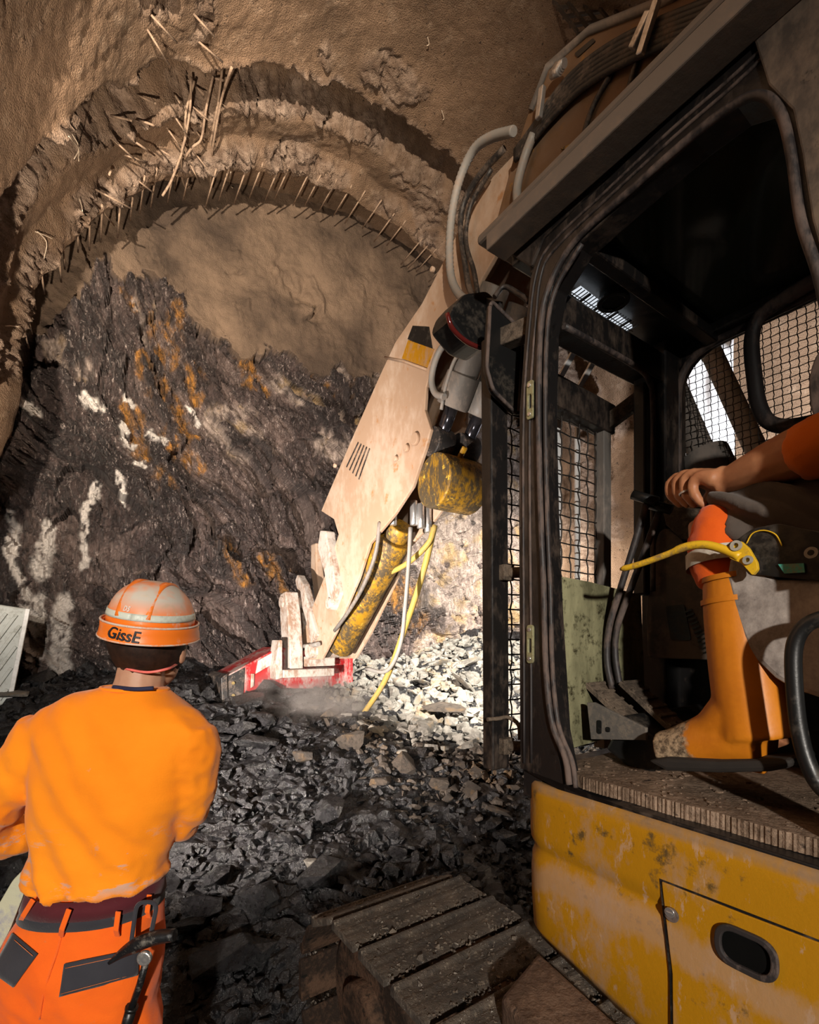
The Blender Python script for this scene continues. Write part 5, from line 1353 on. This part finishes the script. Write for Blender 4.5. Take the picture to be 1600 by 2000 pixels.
# ---- the operator in the cab (local machine axes turned into world)
def Q(px, py, v): p = Lv(px, py, v); return E(p.x, p.y, p.z)
OB = E(1.62, .05, 1.69)
OPER = bpy.data.objects.new('person', None); COL.objects.link(OPER); OPER.location = OB
tag(OPER, 'machine operator seated in the cab, bare forearm, ring on finger, orange rubber boot', 'person')
def oobj(name, me, mat): return link(name, me, mat, OPER, -OB)
hipL, hipR = E(1.50, .02, 1.80), E(1.74, .02, 1.80)
kneeL = Q(1412, 1010, 1.42); ankL = Q(1462, 1400, 1.36); kneeR = E(1.78, .55, 1.86); ankR = E(1.80, .60, 1.42)
sho = E(1.38, -.02, 2.30); shoR = E(1.84, -.02, 2.30); elb = Q(1640, 858, 1.34); wri = Q(1428, 936, 1.40)
b = MB()
limb(b, [E(1.62, .0, 1.78), E(1.62, -.03, 1.98), E(1.62, -.03, 2.2), E(1.62, -.02, 2.34)], [.15, .14, .16, .10], 20)
limb(b, [sho, E(1.62, -.03, 2.32), shoR], [.07, .09, .07]); limb(b, [E(1.62, -.02, 2.3), E(1.62, .02, 2.5)], [.062, .058])
head_face(b, E(1.62, .05, 2.58), (HX[0], HX[1], -.05), (0, 0, 1))
limb(b, [sho, E(1.33, -.05, 2.12), elb], [.058, .050, .046])
limb(b, [elb, Q(1560, 884, 1.355), Q(1500, 908, 1.37), wri, Q(1405, 940, 1.40)], [.050, .060, .053, .036, .040])
limb(b, [shoR, E(1.92, .12, 2.1), E(1.86, .38, 2.02), E(1.84, .48, 2.02)], [.055, .048, .04, .034])
hand(b, E(1.84, .48, 2.02), (HX[0], HX[1], -.1), (0, 0, -1))
limb(b, [hipL, kneeL, Q(1424, 1180, 1.38), ankL], [.08, .046, .045, .042]); limb(b, [hipR, kneeR, ankR], [.09, .065, .042])
limb(b, [ankR, ankR+Vector((HX[0]*.1, HX[1]*.1, -.06)), ankR+Vector((HX[0]*.2, HX[1]*.2, -.08))], [.05, .045, .035])
# left hand closed over the control stick: knuckles forward, fingers folding down
KN = [(1366, 926, 1.375), (1349, 922, 1.395), (1334, 924, 1.415), (1320, 930, 1.435)]
for x, y, v in KN: b.tube([Q(1412, 938, 1.40), Q((1412+x)/2, (938+y)/2+2, v), Q(x, y+3, v)], [.030, .024, .0155], 10)
for i, (x, y, v) in enumerate(KN):
    dy = (0, 4, 2, -4)[i]
    b.tube(curve_pts([Q(x+4, y+1, v), Q(x-11, y+16, v), Q(x-11, y+34+dy*.5, v), Q(x+0, y+52+dy, v+.004), Q(x+14, y+62+dy, v+.012)], 4), [.0150]*5+[.0135]*6+[.0115]*6, 10)
b.tube(curve_pts([Q(1408, 955, 1.41), Q(1386, 972, 1.44), Q(1362, 982, 1.46), Q(1342, 985, 1.465)], 4), [.018]*5+[.013]*8, 10)
OBODY = oobj('body', grow('body', b, .0055, 2), M_SKIN2)
c = Q(1339, 961, 1.394); b = MB(); b.disc_ring(c, Q(1343, 970, 1.394)-Q(1337, 950, 1.394), .0168, .0140, .005, 20); b.build('finger_ring', M_STEEL, OPER, -OB)
M_OSH = m_cloth('orange_sleeve_cloth', (.72, .17, .008), (.55, .11, .006), (.30, .16, .07), .2)
b = MB(); limb(b, [Q(1570, 884, 1.352), Q(1592, 878, 1.35), elb, E(1.33, -.05, 2.12), sho], [.057, .062, .066, .072, .09]); limb(b, [E(1.62, -.02, 1.84), E(1.62, -.03, 2.1), E(1.62, -.02, 2.34)], [.18, .18, .13], 20); limb(b, [sho, E(1.62, -.03, 2.32), shoR], [.09, .11, .09]); limb(b, [shoR, E(1.92, .12, 2.1), E(1.87, .33, 2.03)], [.08, .07, .06])
def fold2(V): return .006*fbm(V[:, 0]*9, V[:, 1]*9, V[:, 2]*16, 3, ridged=True)+.004
oobj('shirt', grow('shirt', b, .010, 3, fold2), M_OSH)
M_OTR = m_cloth('black_work_trousers', (.055, .045, .040), (.10, .080, .066), (.20, .15, .12), .3)
b = MB(); limb(b, [hipL, Q(1600, 1020, 1.42), Q(1500, 1008, 1.42), Q(1432, 1008, 1.42), Q(1418, 1030, 1.41)], [.115, .098, .090, .078, .055], 20); limb(b, [hipR, kneeR, ankR+Vector((0, 0, .1))], [.115, .085, .065], 18); limb(b, [E(1.62, .0, 1.76), E(1.62, -.02, 1.95)], [.17, .16], 20)
def fold3(V):
    p = kneeL; x = (V[:, 0]-p.x)*HX[0]+(V[:, 1]-p.y)*HX[1]; z = V[:, 2]-p.z
    return .015*np.sin((x*1.0-z*1.5)*62+3*fbm(V[:, 0]*5, V[:, 1]*5, V[:, 2]*5, 2))*smooth(-.42, -.05, x)+.004*fbm(V[:, 0]*14, V[:, 1]*14, V[:, 2]*14, 3)
oobj('trousers', grow('trousers', b, .009, 3, fold3), M_OTR)
b = MB(); limb(b, [Q(1404, 996, 1.40), Q(1400, 1030, 1.39), Q(1398, 1070, 1.385), Q(1404, 1100, 1.38), Q(1412, 1140, 1.38)], [.036, .054, .062, .064, .050], 18)
oobj('trouser_hem', grow('trouser_hem', b, .008, 2, fold2), m_cloth('bright_orange_hem', (.72, .115, .005), (.58, .075, .004), (.25, .10, .05), .3))
b = MB(); b.tube([Q(1401, 1080, 1.385), Q(1404, 1108, 1.38)], [.073, .0745], 24, False); b.build('reflective_band', m_dirty('grey_reflective', (.42, .38, .32), (.28, .22, .17), .4, .5, 0, 12), OPER, -OB)
def m_boot():
    k = NT('orange_rubber_boot'); n = k.noise(7, 7, .7); t = k.attr('mud')
    c = k.mix(k.ramp(n, .35, .7), (.56, .185, .008), (.42, .125, .006))
    mm = k.ramp(k.math('ADD', t, k.math('MULTIPLY', k.math('SUBTRACT', k.noise(16, 7, .75), .5), 1.1)), .45, .62)
    c = k.mix(mm, c, k.mix(k.ramp(k.noise(60, 4, .7), .4, .6), (.07, .045, .025), (.36, .26, .16)))
    k.set('Base Color', c); k.set('Roughness', k.ramp(mm, 0, 1, .45, .9)); k.bump(k.noise(50, 5, .7), .15, .004); return k.m
b = MB()
limb(b, [Q(1442, 1126, 1.38), Q(1446, 1200, 1.375), Q(1455, 1290, 1.37), Q(1466, 1370, 1.36), Q(1478, 1440, 1.36)], [.078, .080, .080, .080, .082], 22)
limb(b, [Q(1500, 1456, 1.36), Q(1430, 1446, 1.36), Q(1350, 1458, 1.355), Q(1292, 1464, 1.35)], [.070, .068, .058, .050], 20)
limb(b, [Q(1440, 1400, 1.36), Q(1392, 1432, 1.357), Q(1330, 1450, 1.354)], [.072, .056, .046], 18)
BOOT_ME = grow('boot', b, .007, 5)
BOOT = oobj('boot', BOOT_ME, m_boot())
V = np.array([v.co for v in BOOT_ME.vertices]); toe, heel = Q(1256, 1464, 1.35), Q(1500, 1460, 1.36)
uu = ((V-np.array(toe))@np.array(heel-toe))/(heel-toe).length_squared; zz = V[:, 2]-(toe.z-.05)
attr(BOOT_ME, 'mud', np.clip(smooth(.75, .25, uu)*1.05*smooth(.30, .13, zz)+smooth(.05, -.02, zz)*.9, 0, 1))
b = MB(); sl = [(1262, 1486), (1300, 1506), (1400, 1510), (1500, 1508), (1545, 1500), (1545, 1482), (1400, 1486), (1300, 1480)]
b.prism([Q(x, y, 1.275) for x, y in sl], Vector((RX[0], RX[1], 0))*.16); b.build('sole', m_plain('black_sole', (.012, .009, .007), .8), BOOT, bevel=.01)
b = MB()
for y0, r in ((1172, .0835), (1128, .0825)): b.tube([Q(1443, y0-5, 1.378), Q(1444, y0+5, 1.378)], [r, r], 26, False)
b.build('boot_cuff', M_OSH if False else BOOT_ME.materials[0], BOOT)

bb = bvh(BOOT_ME)
for pts in ([(1392, 1352), (1420, 1366), (1455, 1384), (1490, 1402), (1510, 1418)], [(1402, 1470), (1440, 1462), (1445, 1456), (1500, 1458), (1530, 1460)], [(1508, 1462), (1518, 1436), (1530, 1412)]):
    P_ = []
    for x, y in pts:
        h = cast(bb, x, y)[0]
        if h is not None: P_.append(h-OB+Vector((0, -.001, 0)))
    if len(P_) > 2: b = MB(); b.tube(curve_pts(P_, 5), .0022, 6); b.build('boot_seam', BOOT_ME.materials[0], BOOT)
# ------------------------------------------------------------------ steel left sticking out of the sprayed concrete
def joined_bvh(objs):
    V, F, o = [], [], 0
    for ob in objs:
        V += [v.co.copy() for v in ob.data.vertices]; F += [[i+o for i in p.vertices] for p in ob.data.polygons]; o = len(V)
    return BVHTree.FromPolygons(V, F)
ct = joined_bvh([ceiling, bpy.data.objects['wall_left'], bpy.data.objects['wall_right'], face])
M_REBAR = m_dirty('dusty_rebar', (.36, .25, .17), (.20, .13, .09), .5, .75, 0, 20, (1, 1, 1), .2)
def rebar_mesh_data(L, r=.011):
    b = MB(); b.tube([(0, 0, 0), (0, 0, L*.5), (0, 0, L)], r, 7); o = b.build('t', M_REBAR); me = o.data; bpy.data.objects.remove(o); return me
SPILE = rebar_mesh_data(1.0)
def stick_bar(name, a, e, parent, r=1.0):
    a, e = Vector(a), Vector(e); o = bpy.data.objects.new(name, SPILE); COL.objects.link(o); o.parent = parent
    o.location = a; o.rotation_euler = (e-a).to_track_quat('Z', 'Y').to_euler(); o.scale = (r, r, (e-a).length); return o
for i in range(50):
    ph = math.radians(14+i*3.25+random.uniform(-.7, .7)) if i not in (17, 18, 19) else math.radians(14+i*3.25+(17.5-i)*1.2)
    best = 9
    for s_ in (5.88, 5.94, 6.0):
        o_ = T(s_, CW, CZ); d_ = T(s_, CW+math.cos(ph), CZ+math.sin(ph))-o_
        h = ct.ray_cast(o_, d_)
        if h[0] is not None: best = min(best, h[3])
    if best > 5: continue
    r = best-.005
    L = .40 if ph < math.radians(150) else .26
    stick_bar('spile_bar', T(5.86, CW+math.cos(ph)*(r+.02), CZ+math.sin(ph)*(r+.02)), T(6.0+L*random.uniform(.85, 1.1), CW+math.cos(ph+.01)*(r+.01), CZ+math.sin(ph)*(r-.02)), ceiling, .8)
k_ = .5625
def hit(px, py, lift=0.0):
    h, n, _, _ = cast(ct, px, py)
    if n.dot(h-Vector((0, 0, CAMZ))) > 0: n = -n
    return h+n*lift, n
for x0, y0, x1, y1 in ((372,398,425,432), (372,465,425,505), (470,318,518,370), (460,485,500,518), (440,590,497,622), (425,632,495,690), (330,655,420,700), (420,675,485,750), (350,720,392,803), (603,310,645,355), (590,380,625,420), (575,440,610,480), (543,510,580,560), (668,285,715,330), (660,360,740,415), (665,440,720,500), (665,508,712,552), (730,265,755,290), (665,568,712,590), (497,20,565,85), (505,90,555,155), (665,45,720,100), (668,130,725,160), (470,410,510,440), (400,575,365,615), (420,545,470,535)):
    a, n = hit(x0*k_, y0*k_, -.03); e = hit(x1*k_, y1*k_, .15)[0]
    if (e-a).length > .7: e = a+(e-a).normalized()*.45
    stick_bar('rebar_stub', a, e, ceiling, .8)
gb = hit(395, 260, .12)[0]
GIR = bpy.data.objects.new('lattice_girder', None); COL.objects.link(GIR); GIR.location = gb
tag(GIR, 'bent lattice of rusty reinforcing bars left hanging across the broken crown', 'reinforcing bars')
for pts in ([(437, 122), (428, 180), (418, 240), (408, 310), (401, 376)], [(431, 140), (424, 200), (412, 300), (404, 360)], [(410, 152), (398, 210), (384, 262), (362, 284), (348, 312), (330, 344)], [(368, 150), (360, 200), (350, 250), (340, 300), (334, 330), (352, 352), (364, 380)], [(376, 148), (366, 205), (354, 262), (342, 312), (318, 346), (298, 358)]):
    P_ = []
    for x, y in pts: P_.append(hit(x, y, .13)[0])
    for i in range(1, len(P_)-1): P_[i] = P_[i]*.5+(P_[i-1]+P_[i+1])*.25
    b = MB(); b.tube(curve_pts([p-gb for p in P_], 5), .012, 7); b.build('bar', M_REBAR, GIR)
M_PALEW = m_plain('pale_wire', (.62, .50, .38), .6)
for pts in ([(132, 272), (150, 288), (148, 310)], [(140, 268), (148, 292), (140, 308)], [(150, 390), (155, 405), (160, 416)], [(862, 210), (866, 225), (864, 228)], [(850, 372), (853, 384)], [(835, 66), (838, 78), (833, 84)], [(68, 450), (85, 470), (84, 500)], [(60, 448), (80, 456), (98, 464)], [(448, 330), (446, 352), (452, 372)], [(0, 630), (20, 640), (34, 642)]):
    P_ = [hit(x, y, .04)[0] for x, y in pts]; b = MB(); b.tube(curve_pts(P_, 4), .004, 5); b.build('loose_wire', M_PALEW, ceiling)
# reinforcing mesh hanging under the crown above the boom
mb_ = hit(1160, 30, .9)[0]; n_ = hit(1160, 30)[1]
M_MESHB = m_dirty('dark_rebar_mesh', (.05, .035, .026), (.13, .09, .06), .4, .7, 0, 9)
MESHP = bpy.data.objects.new('rebar_mesh', None); COL.objects.link(MESHP); MESHP.location = mb_
tag(MESHP, 'dark reinforcing mesh panel hanging under the crown above the boom', 'wire mesh')
dpt = mb_.y
c00, c10, c01 = W(1070, -12, dpt)-mb_, W(1260, -40, dpt)-mb_, W(1128, 62, dpt)-mb_
ex, ey = (c10-c00), (c01-c00)
for i in range(9):
    b = MB(); b.bar(c00+ex*(i/8)-ey*.4, c00+ex*(i/8)+ey, .022, .022); b.build('mesh_bar', M_MESHB, MESHP)
for j in range(7):
    b = MB(); b.bar(c00+ey*(j/6*1.4-.4)+Vector((0, .022, 0)), c00+ey*(j/6*1.4-.4)+ex+Vector((0, .022, 0)), .022, .022); b.build('mesh_bar', M_MESHB, MESHP)

# ------------------------------------------------------------------ slatted box at the left edge, added white sheet on the right-hand wall, dust
bx = W(18, 1300, 4.4); bx.z = float(heap([bx.x], [bx.y])[0])
BOX = bpy.data.objects.new('louvred_box', None); COL.objects.link(BOX); BOX.location = bx; BOX.rotation_euler = (0, math.radians(9), math.radians(32))
tag(BOX, 'pale slatted metal box with a bright right edge, standing on the rubble beyond the worker', 'box')
M_PALEM = m_dirty('pale_grey_metal', (.60, .63, .60), (.42, .42, .38), .3, .45, 0, 6)
hgt = 1.98-bx.z
b = MB(); b.box((-.27, .05, hgt/2-.1), (.54, .10, hgt+.2)); b.build('cabinet_body', M_PALEM, BOX, bevel=.015)
b = MB(); b.box((.004, -.01, hgt/2-.1), (.035, .04, hgt+.2)); b.build('edge_strip', m_plain('white_strip', (.85, .85, .82), .4), BOX, bevel=.004)
for i in range(7):
    x0 = -.52+i*.075; x1 = x0+.36*hgt
    top = hgt*.92 if x1 <= -.03 else hgt*.92*(-.03-x0)/(x1-x0)
    b = MB(); b.bar((x0, -.012, .0), (min(x1, -.03), -.012, top), .026, .018, (0, 1, 0)); b.build('slat', M_PALEM, BOX, bevel=.003)
sb = T(2.8, 6.0, 2.2)  # added sheet standing in for a bright patch of unknown origin
b = MB(); V = []
for i in range(15):
    for j in range(15): p = T(2.74+i*.052, 5.98+.03*math.sin(i*1.3)+.02*math.sin(j*.9+i*.4), 2.2+j*.21); V.append(p-sb)
b.add(V, [(i*15+j, (i+1)*15+j, (i+1)*15+j+1, i*15+j+1) for i in range(14) for j in range(14)], True)
SH = b.build('standin_sheet', m_plain('white_sheet', (.86, .88, .92), .6, 0, .3, .04), None, sb); s = SH.modifiers.new('t', 'SOLIDIFY'); s.thickness = .01
tag(SH, 'white sheet added on the far wall for the bright patch behind the cab window mesh', 'sheet')
def m_dust():
    m = bpy.data.materials.new('rock_dust'); m.use_nodes = True; t = m.node_tree; t.nodes.clear()
    o = t.nodes.new('ShaderNodeOutputMaterial'); v = t.nodes.new('ShaderNodeVolumePrincipled'); v.inputs['Color'].default_value = (.75, .68, .64, 1)
    co = t.nodes.new('ShaderNodeTexCoord'); n = t.nodes.new('ShaderNodeTexNoise'); n.inputs['Scale'].default_value = 2.2; n.inputs['Detail'].default_value = 4
    ln = t.nodes.new('ShaderNodeVectorMath'); ln.operation = 'LENGTH'
    t.links.new(co.outputs['Object'], ln.inputs[0]); t.links.new(co.outputs['Object'], n.inputs['Vector'])
    r = t.nodes.new('ShaderNodeMapRange'); r.inputs[1].default_value = .25; r.inputs[2].default_value = 1.0; r.inputs[3].default_value = 1; r.inputs[4].default_value = 0
    t.links.new(ln.outputs['Value'], r.inputs[0])
    r2 = t.nodes.new('ShaderNodeMapRange'); r2.inputs[1].default_value = .40; r2.inputs[2].default_value = .68; r2.inputs[3].default_value = 0; r2.inputs[4].default_value = 3.2
    t.links.new(n.outputs[0], r2.inputs[0])
    mu = t.nodes.new('ShaderNodeMath'); mu.operation = 'MULTIPLY'; t.links.new(r.outputs[0], mu.inputs[0]); t.links.new(r2.outputs[0], mu.inputs[1])
    t.links.new(mu.outputs[0], v.inputs['Density']); t.links.new(v.outputs[0], o.inputs['Volume']); return m
b = MB(); ball(b, (0, 0, 0), (1, 1, 1), 16)
dl = Lu(585, 1385, 5.2); DU = b.build('dust_cloud', m_dust(), None, E(*dl), kind='stuff'); DU.scale = (.95, .75, .5)
tag(DU, 'thin cloud of rock dust drifting below the red bucket', 'dust')
